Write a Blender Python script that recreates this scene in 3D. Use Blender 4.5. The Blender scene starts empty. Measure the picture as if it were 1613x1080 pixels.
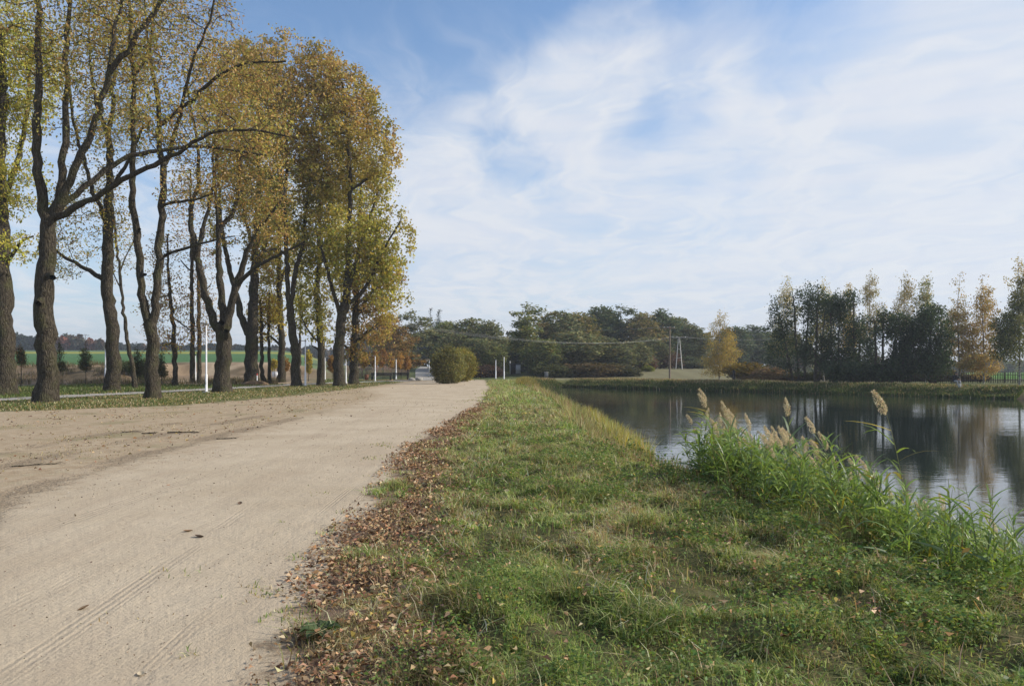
import bpy, bmesh, math, random
import numpy as np
from mathutils import Vector

R = math.radians
SC = bpy.context.scene
COL = SC.collection

# ------------------------------------------------------------------ camera, sky, sun, exposure
F, CX, H0, EYE = 1230.0, 806.5, 580.0, 1.6        # focal length and horizon in photo pixels, eye height in metres
cam = bpy.data.cameras.new('camera'); camo = bpy.data.objects.new('camera', cam); COL.objects.link(camo)
camo.location = (0, 0, EYE); camo.rotation_euler = (R(90), 0, 0)
cam.sensor_width = 36.0; cam.lens = 36.0*F/1613.0; cam.shift_y = 40.0/1613.0
cam.clip_start = 0.05; cam.clip_end = 5000
SC.camera = camo
SC.view_settings.view_transform = 'Standard'; SC.view_settings.look = 'None'
SC.view_settings.gamma = 1.0; SC.view_settings.exposure = 0.14
SC.cycles.max_bounces = 6; SC.cycles.diffuse_bounces = 3; SC.cycles.glossy_bounces = 3
SC.cycles.transmission_bounces = 3; SC.cycles.transparent_max_bounces = 8; SC.cycles.volume_bounces = 0
SC.cycles.caustics_reflective = False; SC.cycles.caustics_refractive = False

SUN_AZ, SUN_EL = 84.0, 32.0
sd = Vector((math.sin(R(SUN_AZ))*math.cos(R(SUN_EL)), math.cos(R(SUN_AZ))*math.cos(R(SUN_EL)), math.sin(R(SUN_EL))))
sl = bpy.data.lights.new('sun', 'SUN'); sl.energy = 4.8; sl.angle = R(0.53); sl.color = (1.0, 0.92, 0.79)
so = bpy.data.objects.new('sun', sl); COL.objects.link(so); so.rotation_euler = sd.to_track_quat('Z', 'Y').to_euler()


class NT:                                          # a small helper to write shader nodes as expressions
    def __init__(s, tree):
        s.t = tree; s.n = tree.nodes; s.l = tree.links
    def new(s, typ, **kw):
        n = s.n.new(typ)
        for k, v in kw.items(): setattr(n, k, v)
        return n
    def put(s, sock, v):
        if isinstance(v, bpy.types.NodeSocket): s.l.new(v, sock)
        elif v is not None:
            if hasattr(sock.default_value, '__len__') and not hasattr(v, '__len__'):
                v = (v,)*len(sock.default_value)
            if hasattr(v, '__len__') and len(sock.default_value) == 4 and len(v) == 3: v = (*v, 1)
            sock.default_value = v
    def m(s, op, a, b=None, c=None, clamp=False):
        n = s.new('ShaderNodeMath', operation=op, use_clamp=clamp)
        for i, v in enumerate((a, b, c)):
            if v is not None: s.put(n.inputs[i], v)
        return n.outputs[0]
    def vm(s, op, a, b=None, scale=None):
        n = s.new('ShaderNodeVectorMath', operation=op)
        s.put(n.inputs[0], a)
        if b is not None: s.put(n.inputs[1], b)
        if scale is not None: s.put(n.inputs['Scale'], scale)
        return n.outputs['Value'] if op in ('DOT_PRODUCT', 'LENGTH', 'DISTANCE') else n.outputs['Vector']
    def noise(s, vec, scale, detail=4, rough=0.55, dist=0.0, color=False):
        n = s.new('ShaderNodeTexNoise')
        s.put(n.inputs['Vector'], vec); s.put(n.inputs['Scale'], scale); s.put(n.inputs['Detail'], detail)
        s.put(n.inputs['Roughness'], rough); s.put(n.inputs['Distortion'], dist)
        return n.outputs['Color' if color else 'Fac']
    def ramp(s, v, a, b, lo=0.0, hi=1.0, smooth=True):
        n = s.new('ShaderNodeMapRange', interpolation_type='SMOOTHSTEP' if smooth else 'LINEAR')
        s.put(n.inputs[0], v); s.put(n.inputs[1], a); s.put(n.inputs[2], b); s.put(n.inputs[3], lo); s.put(n.inputs[4], hi)
        return n.outputs[0]
    def mix(s, f, a, b, blend='MIX'):
        n = s.new('ShaderNodeMix', data_type='RGBA', blend_type=blend)
        s.put(n.inputs[0], f); s.put(n.inputs[6], a); s.put(n.inputs[7], b)
        return n.outputs[2]
    def xyz(s, v):
        n = s.new('ShaderNodeSeparateXYZ'); s.put(n.inputs[0], v); return n.outputs
    def comb(s, x, y, z):
        n = s.new('ShaderNodeCombineXYZ')
        for i, v in enumerate((x, y, z)): s.put(n.inputs[i], v)
        return n.outputs[0]
    def attr(s, name, out='Fac'):
        return s.new('ShaderNodeAttribute', attribute_name=name).outputs[out]
    def bump(s, h, strength, dist, nrm=None):
        n = s.new('ShaderNodeBump'); s.put(n.inputs['Height'], h); s.put(n.inputs['Strength'], strength); s.put(n.inputs['Distance'], dist)
        if nrm is not None: s.put(n.inputs['Normal'], nrm)
        return n.outputs[0]


def pixdir(x, y):                                  # a compass direction in the sky, found by where the photograph shows it
    v = Vector(((x-CX)/F, 1.0, (H0-y)/F)); v.normalize(); return tuple(v)

# the sky: physical sky with thin high cloud mixed in by direction
wd = bpy.data.worlds.new('World'); SC.world = wd; wd.use_nodes = True
w = NT(wd.node_tree); w.n.clear()
sky = w.new('ShaderNodeTexSky', sky_type='NISHITA', sun_disc=False, sun_elevation=R(SUN_EL), sun_rotation=R(SUN_AZ), altitude=100.0,
            air_density=1.0, dust_density=1.2, ozone_density=1.6)
dirv = w.new('ShaderNodeTexCoord').outputs['Generated']
dx, dy, dz = w.xyz(dirv)
zz = w.m('MAXIMUM', w.m('ADD', dz, 0.10), 0.04)
plane = w.comb(w.m('DIVIDE', dx, zz), w.m('DIVIDE', dy, zz), 0.0)
warp = w.vm('SUBTRACT', w.noise(plane, 0.55, 3, color=True), (0.5, 0.5, 0.5))
pw = w.vm('ADD', plane, w.vm('SCALE', warp, scale=1.6))
n_big = w.noise(pw, 0.75, 6, 0.6)
pst = w.vm('MULTIPLY', w.vm('ADD', pw, w.vm('SCALE', w.vm('SUBTRACT', w.noise(plane, 2.0, 3, color=True), (0.5, 0.5, 0.5)), scale=0.5)), (2.4, 1.0, 1.0))
n_wisp = w.noise(pst, 2.3, 8, 0.57, 0.4)
wd2 = w.vm('ADD', dirv, w.vm('SCALE', w.vm('SUBTRACT', w.noise(dirv, 6.0, 5, color=True), (0.5, 0.5, 0.5)), scale=0.10))
wd2 = w.vm('NORMALIZE', wd2)
def blob(px, py, rad, soft=0.0):                   # 1 in the middle of a round patch of sky, 0 outside; rad in photo pixels
    d = w.vm('DOT_PRODUCT', wd2, pixdir(px, py))
    return w.ramp(d, math.cos(rad*1.25/F), math.cos(rad*0.05/F))
cov = w.ramp(dz, 0.04, 0.46, 1.0, 0.24, smooth=False)          # more veil low down
cov = w.m('ADD', cov, w.ramp(w.m('ADD', dx, 0.0), 0.05, 0.5, 0.0, 0.62))   # thicker towards the sun
for (bx, by, br, amt) in ((560, -60, 280, -0.25), (800, -60, 230, -0.22), (1150, -60, 200, -0.55), (1290, 10, 130, -0.25), (640, 230, 200, 0.22), (1010, -70, 150, -0.30), (785, 240, 52, -0.50), (845, 265, 40, -0.30), (985, 185, 60, -0.45), (1040, 190, 50, -0.25), (1070, 165, 70, -0.25),
                          (1130, 325, 90, -0.22), (400, 60, 250, -0.15), (230, 330, 190, -0.20), (60, 470, 130, -0.15), (890, 130, 90, 0.22), (960, 30, 60, 0.25),
                          (960, 110, 110, 0.36), (1080, 95, 120, 0.40), (860, 180, 90, 0.30), (760, 310, 150, 0.24), (930, 260, 70, 0.28), (1180, 75, 100, 0.22),
                          (1000, 280, 130, 0.12), (1500, 180, 420, 0.15)):
    cov = w.m('ADD', cov, w.m('MULTIPLY', blob(bx, by, br), amt))
calm_ = w.ramp(dx, 0.05, 0.42, 1.0, 0.30)
dens = w.m('ADD', cov, w.m('MULTIPLY', w.m('MULTIPLY', w.m('SUBTRACT', n_big, 0.5), 0.45), calm_))
dens = w.m('ADD', dens, w.m('MULTIPLY', w.m('MULTIPLY', w.m('SUBTRACT', n_wisp, 0.5), 1.0), calm_))
dens = w.ramp(dens, -0.12, 1.15, 0.04, 0.93)
band = w.noise(w.vm('MULTIPLY', dirv, (2.0, 2.0, 22.0)), 1.6, 3)
cloudcol = w.mix(w.ramp(band, 0.35, 0.65), (5.9, 6.65, 7.8), (6.9, 7.2, 7.9))
cloudcol = w.mix(w.ramp(n_wisp, 0.35, 0.7), cloudcol, (7.4, 7.6, 8.0))
skyc = w.mix(1.0, sky.outputs[0], (1.16, 1.42, 1.62), 'MULTIPLY')
skyc = w.mix(dens, skyc, cloudcol)
bg = w.new('ShaderNodeBackground'); w.put(bg.inputs[0], skyc); bg.inputs[1].default_value = 0.10
w.l.new(bg.outputs[0], w.new('ShaderNodeOutputWorld').inputs[0])

# ------------------------------------------------------------------ helpers
def px(x, y, Y): return np.array([(x-CX)/F*Y, Y, EYE-(y-H0)/F*Y])
def ss(a, b, v):
    t = np.clip((np.asarray(v, float)-a)/(b-a), 0, 1); return t*t*(3-2*t)
def _h(ix, iy, s):
    n = np.sin(ix*127.1+iy*311.7+s*74.7)*43758.5453; return n-np.floor(n)
def vnoise(x, y, s=0):
    x = np.asarray(x, float); y = np.asarray(y, float)
    ix, iy = np.floor(x), np.floor(y); fx, fy = x-ix, y-iy
    fx = fx*fx*(3-2*fx); fy = fy*fy*(3-2*fy)
    a = _h(ix, iy, s)*(1-fx)+_h(ix+1, iy, s)*fx; b = _h(ix, iy+1, s)*(1-fx)+_h(ix+1, iy+1, s)*fx
    return a*(1-fy)+b*fy
def fbm(x, y, s=0, o=4):
    v, a, t = 0.0, 0.5, 0.0
    for i in range(o):
        v = v+a*vnoise(x*2**i, y*2**i, s+i*13); t += a; a *= 0.5
    return v/t

def mk(name, V, quads=None, tris=None, mat=None, parent=None, col=None, attrs=None, smooth=False):
    me = bpy.data.meshes.new(name)
    V = np.asarray(V, np.float32); me.vertices.add(len(V)); me.vertices.foreach_set('co', V.ravel())
    q = np.zeros((0, 4), np.int32) if quads is None else np.asarray(quads, np.int32).reshape(-1, 4)
    t = np.zeros((0, 3), np.int32) if tris is None else np.asarray(tris, np.int32).reshape(-1, 3)
    loops = np.concatenate([q.ravel(), t.ravel()])
    starts = np.concatenate([np.arange(len(q))*4, len(q)*4+np.arange(len(t))*3]).astype(np.int32)
    me.loops.add(len(loops)); me.loops.foreach_set('vertex_index', loops)
    me.polygons.add(len(starts)); me.polygons.foreach_set('loop_start', starts)
    if smooth: me.polygons.foreach_set('use_smooth', np.ones(len(starts), bool))
    if col is not None:
        c = np.ones((len(V), 4), np.float32); c[:, :3] = col
        me.attributes.new('col', 'FLOAT_COLOR', 'POINT').data.foreach_set('color', c.ravel())
    for k, v in (attrs or {}).items():
        me.attributes.new(k, 'FLOAT', 'POINT').data.foreach_set('value', np.asarray(v, np.float32))
    me.update(calc_edges=True)
    if mat: me.materials.append(mat)
    o = bpy.data.objects.new(name, me); COL.objects.link(o)
    if parent: o.parent = parent
    return o

def tag(o, label=None, cat=None, group=None, kind=None):
    if label: o['label'] = label
    if cat: o['category'] = cat
    if group: o['group'] = group
    if kind: o['kind'] = kind
    return o
def thing(name, loc, label, cat, group=None, rz=0.0):
    o = bpy.data.objects.new(name, None); COL.objects.link(o); o.empty_display_size = 0.2
    o.location = loc; o.rotation_euler = (0, 0, rz)
    return tag(o, label, cat, group)
KIDS = {}
def kids(o):
    return [c for c in o.children]
def dup(root, loc, rz=0.0, scale=(1, 1, 1), label=None, group=None, color=None):
    r = root.copy(); COL.objects.link(r); r.location = loc; r.rotation_euler = (0, 0, rz); r.scale = scale
    if label: r['label'] = label
    if group: r['group'] = group
    for ch in kids(root):
        c = ch.copy(); COL.objects.link(c); c.parent = r
        if color: c.color = color
        for g in kids(ch):
            d = g.copy(); COL.objects.link(d); d.parent = c
            if color: d.color = color
    return r

class MB:                                          # collects boxes and tubes into one mesh
    def __init__(s): s.V, s.Q, s.T, s.n = [], [], [], 0
    def add(s, V, Q=None, T=None):
        s.V.append(np.asarray(V, float))
        if Q is not None and len(Q): s.Q.append(np.asarray(Q)+s.n)
        if T is not None and len(T): s.T.append(np.asarray(T)+s.n)
        s.n += len(V); return s
    def box(s, c, d, rz=0.0, bev=0.0):
        bm = bmesh.new(); bmesh.ops.create_cube(bm, size=1.0)
        for v in bm.verts: v.co = Vector((v.co.x*d[0], v.co.y*d[1], v.co.z*d[2]))
        if bev: bmesh.ops.bevel(bm, geom=bm.edges[:], offset=bev, segments=1, affect='EDGES')
        cs, sn = math.cos(rz), math.sin(rz)
        bm.verts.index_update()
        V = [(c[0]+v.co.x*cs-v.co.y*sn, c[1]+v.co.x*sn+v.co.y*cs, c[2]+v.co.z) for v in bm.verts]
        Q = [[v.index for v in f.verts] for f in bm.faces if len(f.verts) == 4]
        T = [[v.index for v in f.verts] for f in bm.faces if len(f.verts) == 3]
        bm.free(); return s.add(V, Q, T)
    def tube(s, pts, rad, k=8, cap=True):
        P = np.asarray(pts, float); rad = np.broadcast_to(np.asarray(rad, float), (len(P),))
        V, Q = tube_mesh(P, rad, k); n0 = s.n; s.add(V, Q)
        if cap:
            for ring, ctr in ((0, P[0]), (len(P)-1, P[-1])):
                s.add([ctr], None, None); b = n0+ring*k; c = s.n-1
                s.T.append(np.array([[b+i, b+(i+1) % k, c] for i in range(k)]))
        return s
    def build(s, name, mat, parent=None, col=None, smooth=False):
        return mk(name, np.concatenate(s.V), np.concatenate(s.Q) if s.Q else None, np.concatenate(s.T) if s.T else None, mat, parent, col=col, smooth=smooth)

def tube_mesh(P, r, k):
    T = np.gradient(P, axis=0); T /= np.linalg.norm(T, axis=1, keepdims=True)+1e-9
    ref = np.array([1.0, 0.13, 0.07]) if abs(T[0, 0]) < 0.8 else np.array([0.1, 1.0, 0.0])
    A = np.cross(T, ref); A /= np.linalg.norm(A, axis=1, keepdims=True)+1e-9
    B = np.cross(T, A)
    th = np.arange(k)*2*np.pi/k
    V = P[:, None, :]+r[:, None, None]*(np.cos(th)[None, :, None]*A[:, None, :]+np.sin(th)[None, :, None]*B[:, None, :])
    n = len(P); i = np.arange(n-1)[:, None]*k; j = np.arange(k)[None, :]; jn = (j+1) % k
    Q = np.stack([i+j, i+jn, i+k+jn, i+k+j], -1).reshape(-1, 4)
    return V.reshape(-1, 3), Q

# ------------------------------------------------------------------ materials
def mat(name):
    m = bpy.data.materials.new(name); m.use_nodes = True; t = NT(m.node_tree); t.n.clear()
    return m, t, t.new('ShaderNodeOutputMaterial').inputs['Surface']
def pbr(t, out, base, rough=0.8, normal=None, spec=0.3, metal=0.0, ior=1.45):
    b = t.new('ShaderNodeBsdfPrincipled'); t.put(b.inputs['Base Color'], base); t.put(b.inputs['Roughness'], rough)
    t.put(b.inputs['Specular IOR Level'], spec); t.put(b.inputs['Metallic'], metal); t.put(b.inputs['IOR'], ior)
    if normal is not None: t.put(b.inputs['Normal'], normal)
    t.l.new(b.outputs[0], out); return b
def leafmat(name, trans=0.4, gloss=0.03, rough=0.45):
    m, t, out = mat(name)
    c = t.mix(1.0, t.attr('col', 'Color'), t.new('ShaderNodeObjectInfo').outputs['Color'], 'MULTIPLY')
    d = t.new('ShaderNodeBsdfDiffuse'); t.put(d.inputs[0], c)
    tr = t.new('ShaderNodeBsdfTranslucent'); t.put(tr.inputs[0], t.mix(1.0, c, (1.15, 1.1, 0.7), 'MULTIPLY'))
    mx = t.new('ShaderNodeMixShader'); mx.inputs[0].default_value = trans; t.l.new(d.outputs[0], mx.inputs[1]); t.l.new(tr.outputs[0], mx.inputs[2])
    g = t.new('ShaderNodeBsdfGlossy'); g.inputs['Roughness'].default_value = rough
    m2 = t.new('ShaderNodeMixShader'); m2.inputs[0].default_value = gloss; t.l.new(mx.outputs[0], m2.inputs[1]); t.l.new(g.outputs[0], m2.inputs[2])
    t.l.new(m2.outputs[0], out); return m
def plain(name, base, rough=0.6, var=0.25, scale=8.0, spec=0.3, metal=0.0, bumpd=0.0):
    m, t, out = mat(name); co = t.new('ShaderNodeTexCoord').outputs['Object']
    n = t.noise(co, scale, 5); dark = tuple(c*(1-var) for c in base)
    lite = tuple(min(1, c*(1+var*0.6)) for c in base)
    pbr(t, out, t.mix(t.ramp(n, 0.3, 0.7), dark, lite), rough, t.bump(n, 0.6, bumpd) if bumpd else None, spec, metal); return m
def barkmat(name, c0, c1, moss, amount=0.5):
    m, t, out = mat(name); co = t.new('ShaderNodeTexCoord').outputs['Object']
    st = t.vm('MULTIPLY', co, (1, 1, 0.22))
    v = t.new('ShaderNodeTexVoronoi', feature='DISTANCE_TO_EDGE'); t.put(v.inputs['Vector'], t.vm('ADD', st, t.vm('SCALE', t.noise(st, 6, 3, color=True), scale=0.12))); v.inputs['Scale'].default_value = 11.0
    n = t.noise(st, 14, 6, 0.65); big = t.noise(co, 1.3, 4)
    c = t.mix(t.ramp(n, 0.3, 0.72), c0, c1)
    c = t.mix(t.m('MULTIPLY', t.ramp(big, 0.45, 0.7), amount), c, moss)
    lich = t.ramp(t.noise(co, 9, 3), 0.68, 0.74)
    c = t.mix(t.m('MULTIPLY', lich, 0.5), c, (0.33, 0.33, 0.28))
    h = t.m('ADD', t.ramp(v.outputs['Distance'], 0.0, 0.25), t.m('MULTIPLY', n, 0.8))
    pbr(t, out, c, 0.9, t.bump(h, 1.0, 0.06), 0.12); return m

M = {}
M['leaf'] = leafmat('tree_leaf', 0.42, 0.02)
M['forest'] = leafmat('forest_leaf', 0.28, 0.0)
M['grass'] = leafmat('grass_blade', 0.38, 0.025, 0.5)
M['reed'] = leafmat('reed_leaf', 0.40, 0.03, 0.45)
M['litter'] = leafmat('dry_leaf', 0.12, 0.03, 0.5)
M['bark'] = barkmat('ash_bark', (0.034, 0.028, 0.021), (0.112, 0.094, 0.070), (0.080, 0.080, 0.038), 0.7)
M['bark_far'] = barkmat('forest_bark', (0.05, 0.042, 0.034), (0.12, 0.10, 0.08), (0.08, 0.08, 0.05), 0.4)
m, t, out = mat('birch_bark'); co = t.new('ShaderNodeTexCoord').outputs['Object']
nb = t.noise(t.vm('MULTIPLY', co, (1, 1, 6)), 1.5, 5, 0.7); big = t.noise(co, 0.5, 3)
pbr(t, out, t.mix(t.ramp(t.m('ADD', nb, t.m('MULTIPLY', big, 0.3)), 0.58, 0.72), (0.42, 0.40, 0.36), (0.07, 0.06, 0.05)), 0.8); M['birch'] = m
M['white_paint'] = plain('white_paint', (0.74, 0.75, 0.78), 0.4, 0.06, 3.0)
M['grey_metal'] = plain('grey_metal', (0.16, 0.165, 0.175), 0.45, 0.15, 9.0, metal=0.3)
M['concrete'] = plain('concrete', (0.42, 0.41, 0.38), 0.9, 0.25, 9.0, bumpd=0.01)
M['black_wood'] = plain('black_wood', (0.022, 0.023, 0.026), 0.6, 0.3, 12.0)
M['deck_wood'] = plain('deck_wood', (0.42, 0.29, 0.16), 0.75, 0.3, 14.0)
M['rust'] = plain('rust', (0.15, 0.06, 0.03), 0.8, 0.4, 10.0)
M['old_wood'] = plain('old_wood', (0.17, 0.135, 0.10), 0.9, 0.35, 10.0, bumpd=0.01)
M['dark_wood'] = plain('dark_wood', (0.045, 0.038, 0.034), 0.9, 0.4, 10.0)
M['fence_wood'] = plain('fence_wood', (0.22, 0.14, 0.115), 0.9, 0.35, 6.0)
M['wire'] = plain('wire', (0.40, 0.40, 0.42), 0.5, 0.1)
M['stone'] = plain('stone', (0.30, 0.285, 0.26), 0.9, 0.35, 7.0, bumpd=0.02)
M['porcelain'] = plain('insulator', (0.55, 0.55, 0.55), 0.3, 0.1)
M['red_paint'] = plain('red_paint', (0.5, 0.05, 0.03), 0.5, 0.1)

# ------------------------------------------------------------------ terrain
POND = np.array([(5.6, -20), (5.5, 0), (5.3, 5), (4.8, 8), (4.15, 11), (3.5, 16), (3.3, 23), (3.6, 32), (3.6, 40), (3.2, 55), (2.6, 73), (2.8, 88),
                 (3.6, 97), (5, 104), (7, 105.5), (12, 99), (18, 91), (26.6, 83), (34, 73), (41, 63.5), (60, 40), (90, 5), (120, -20)], float)
WATER = -0.9
def pond_d(x, y):                                   # metres from the shoreline, positive on land
    x = np.asarray(x, float); y = np.asarray(y, float)
    best = np.full(x.shape, 1e9); ins = np.zeros(x.shape, bool)
    n = len(POND)
    for i in range(n):
        a, b = POND[i], POND[(i+1) % n]; e = b-a; L = e@e
        if i < n-1:
            tt = np.clip(((x-a[0])*e[0]+(y-a[1])*e[1])/L, 0, 1)
            best = np.minimum(best, np.hypot(x-a[0]-tt*e[0], y-a[1]-tt*e[1]))
        c = (a[1] > y) != (b[1] > y)
        with np.errstate(divide='ignore', invalid='ignore'):
            xc = (b[0]-a[0])*(y-a[1])/(b[1]-a[1])+a[0]
        ins ^= c & (x < xc)
    best = best+0.5*(vnoise(x*0.9, y*0.9, 3)-0.5)
    return np.where(ins, -best, best)
def edge_r(y): return np.interp(y, [-20, 0, 4, 6, 9.4, 16, 20, 33, 65, 98, 125, 200], [-1.0, -1.0, -1.14, -1.43, -1.6, -2.05, -1.9, -1.35, -1.9, -3.3, -4.5, -6])
def edge_l(y): return np.interp(y, [-20, 20, 45, 60, 90, 125], [-7.2, -7.2, -8.2, -12, -12.5, -8])
def verge(y): return np.interp(y, [-20, 20, 29, 33, 44, 62, 90, 100], [-22, -20, -19, -14.5, -12.9, -12.6, -12.8, -14])
def zt(x, y):
    x = np.asarray(x, float); y = np.asarray(y, float)
    yy = np.maximum(y, 1.0); s = -x/yy
    z = (1.5*ss(113, 155, y)+0.8*ss(155, 270, y))*(1-ss(0.26, 0.36, -s))
    lf = ss(0.2, 0.3, s)*(y > 30)
    ys = 80+35*(1-ss(0.42, 0.50, s))+2.5*(fbm(x*0.25, y*0.25, 7)-0.5)
    hill = 1.75*ss(ys, ys+6, y)+8.0*np.clip((y-98)/255, 0, 1)
    z = z*(1-lf)+lf*hill
    z = z+0.35*lf*ss(74, 84, y)*(1-ss(110, 130, y))*(fbm(x*0.5, y*0.5, 9)-0.5)*2
    z = z+0.05*(fbm(x*0.8, y*0.8, 5)-0.5)*np.clip((-verge(yy)-0-np.abs(x))/-6+1, 0.25, 1)
    d = pond_d(x, y)
    land = ss(0.0, 2.1, d)
    zl = z*land+(WATER+0.02)*(1-land)
    dam = (x > edge_r(yy)) & (y < 110)
    zl = zl+np.where(dam, 0.10*(fbm(x*1.3, y*1.3, 21)-0.5)*ss(0, 1.0, x-edge_r(yy))+0.26*(fbm(x*2.4, y*2.1, 23, 3)-0.5)*ss(0.1, 0.9, x-edge_r(yy))*(1-ss(25, 50, y)), 0)
    return np.where(d > 0, zl, WATER-0.05+np.maximum(d, -3)*0.4)
def z1(x, y): return float(zt(np.array([x]), np.array([y]))[0])

def axis(segs):
    out = [segs[0][0]]
    for a, b, s0, s1 in segs:
        v = a
        while v < b-1e-6:
            tt = (v-a)/(b-a); v += s0+(s1-s0)*tt; out.append(min(v, b))
    return np.array(out)
gx = axis([(-900, -200, 60, 25), (-200, -60, 20, 2.5), (-60, -14, 2.0, 0.5), (-14, -2.5, 0.4, 0.18), (-2.5, 6.5, 0.12, 0.12), (6.5, 14, 0.2, 0.8), (14, 60, 0.9, 2.0), (60, 200, 3, 25), (200, 900, 30, 60)])
gy = axis([(-15, 2, 2.0, 0.2), (2, 14, 0.11, 0.16), (14, 40, 0.2, 0.55), (40, 125, 0.6, 0.9), (125, 400, 1.5, 9), (400, 1800, 12, 90)])
GX, GY = np.meshgrid(gx, gy); vx, vy = GX.ravel(), GY.ravel()
vz = zt(vx, vy)
nX, nY = len(gx), len(gy)
idx = (np.arange(nY-1)[:, None]*nX+np.arange(nX-1)[None, :])
GQ = np.stack([idx, idx+1, idx+nX+1, idx+nX], -1).reshape(-1, 4)
ncoarse = fbm(vx*0.9, vy*0.45, 31)-0.5
a_sand = np.minimum(edge_r(vy)-vx, vx-edge_l(vy))                      # metres inside the pale wheel track
a_sand = np.where(vy > 125, -2, a_sand)
a_earth = np.minimum(edge_r(vy)-vx, vx-verge(vy)); a_earth = np.where(vy > 112, -3, a_earth)
dp = pond_d(vx, vy)
s_ = -vx/np.maximum(vy, 1)
farc = np.zeros((len(vx), 3)); farc[:] = (0.10, 0.115, 0.045)
def put(mask, c):
    k = np.clip(mask, 0, 1)[:, None]; farc[:] = farc*(1-k)+np.array(c)*k
nz = fbm(vx*0.12, vy*0.12, 17)
put(ss(110, 116, vy)*(1-ss(200, 230, vy))*(s_ < 0.2), (0.10, 0.12, 0.045))
put(((vx > 6) & (vy > 80) & (dp > 2.5) & (vx < 45) & (vy < 190)).astype(float)*0.9, (0.20, 0.185, 0.105))
lf_ = ss(0.2, 0.28, s_)
bare = lf_*ss(73, 76, vy+4*(nz-0.5))
put(bare, (0.27, 0.20, 0.13)); put(bare*ss(0.5, 0.6, fbm(vx*0.35, vy*0.35, 41)), (0.15, 0.115, 0.07)); put(bare*ss(0.57, 0.64, fbm(vx*0.2, vy*0.2, 43)), (0.40, 0.32, 0.22))
put(lf_*ss(98, 101, vy+25*(1-ss(0.42, 0.5, s_))*-1), (0.30, 0.24, 0.17))
put(lf_*ss(104, 106, vy-20*(1-ss(0.42, 0.5, s_))), (0.075, 0.165, 0.06))
put(lf_*ss(225, 232, vy+0.05*vx), (0.30, 0.30, 0.05)); put(lf_*ss(272, 280, vy+0.05*vx), (0.10, 0.16, 0.07))
put(((vx/np.maximum(vy, 1) > 0.585) & (vy > 118)).astype(float), (0.09, 0.22, 0.03))
put((vy > 420).astype(float), (0.08, 0.10, 0.04))
a_far = np.maximum.reduce([ss(106, 112, vy), lf_*ss(73, 76, vy), ss(2.5, 4, dp)*(vx > 5)*(vy > 50)])

m, t, out = mat('ground_soil'); co = t.new('ShaderNodeTexCoord').outputs['Object']
X_, Y_, Z_ = t.xyz(co)
n1 = t.noise(co, 0.45, 5, 0.6); n2 = t.noise(co, 3.2, 6, 0.65); n3 = t.noise(co, 26.0, 4, 0.7); n4 = t.noise(co, 110.0, 3, 0.7)
strk = t.noise(t.vm('MULTIPLY', t.vm('ADD', co, t.vm('SCALE', t.noise(co, 0.25, 2, color=True), scale=1.2)), (5.5, 0.28, 1)), 1.0, 5, 0.65)
strk2 = t.noise(t.vm('MULTIPLY', t.vm('ADD', co, t.vm('SCALE', t.noise(co, 0.15, 2, color=True), scale=2.0)), (22.0, 0.9, 1)), 1.0, 4, 0.6)
fs = t.attr('a_sand'); fe = t.attr('a_earth'); ff = t.attr('a_far'); fd = t.attr('a_shore')
sand = t.mix(t.ramp(n1, 0.3, 0.7), (0.42, 0.345, 0.25), (0.50, 0.42, 0.315))
sand = t.mix(t.m('MULTIPLY', t.ramp(strk, 0.45, 0.75), 0.35), sand, (0.36, 0.29, 0.215))
sand = t.mix(t.m('MULTIPLY', t.ramp(n2, 0.55, 0.75), 0.35), sand, (0.39, 0.325, 0.25))
sand = t.mix(t.ramp(n3, 0.25, 0.75, 0.0, 0.20), sand, (0.28, 0.225, 0.17))
sand = t.mix(t.ramp(n4, 0.62, 0.72, 0.0, 0.5), sand, (0.20, 0.16, 0.12))
earth = t.mix(t.ramp(n2, 0.3, 0.7), (0.30, 0.225, 0.145), (0.42, 0.34, 0.24))
earth = t.mix(t.m('MULTIPLY', t.ramp(strk, 0.45, 0.7), 0.6), earth, (0.40, 0.32, 0.235))
earth = t.mix(t.ramp(n3, 0.52, 0.72, 0.0, 0.75), earth, (0.13, 0.09, 0.055))
sand = t.mix(t.m('MULTIPLY', t.ramp(t.noise(t.vm('MULTIPLY', co, (0.9, 0.12, 1)), 1.0, 4, 0.6), 0.48, 0.70), 0.40), sand, (0.35, 0.275, 0.20))
earth = t.mix(t.ramp(t.m('ADD', n1, t.m('MULTIPLY', n2, 0.5)), 0.78, 0.95, 0.0, 0.55), earth, (0.15, 0.15, 0.06))
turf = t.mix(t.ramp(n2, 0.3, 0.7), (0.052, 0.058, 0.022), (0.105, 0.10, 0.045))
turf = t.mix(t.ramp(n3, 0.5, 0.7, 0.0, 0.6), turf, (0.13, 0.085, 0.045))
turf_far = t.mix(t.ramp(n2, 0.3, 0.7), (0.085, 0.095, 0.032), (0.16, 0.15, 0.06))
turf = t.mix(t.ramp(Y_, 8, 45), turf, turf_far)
bank = t.mix(t.ramp(n2, 0.3, 0.7), (0.06, 0.045, 0.028), (0.12, 0.09, 0.055))
turf = t.mix(t.ramp(fd, 1.3, 0.1), turf, bank)
strip = t.m('MULTIPLY', t.ramp(t.m('ADD', t.m('ABSOLUTE', t.m('ADD', fe, 0.3)), t.m('MULTIPLY', t.m('SUBTRACT', n2, 0.5), 0.8)), 0.75, 0.25), t.m('MULTIPLY', t.ramp(Y_, 40, 22), t.ramp(X_, -4.0, -3.0)))
turf = t.mix(strip, turf, t.mix(t.ramp(n3, 0.3, 0.7), (0.10, 0.07, 0.048), (0.22, 0.155, 0.11)))
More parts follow.
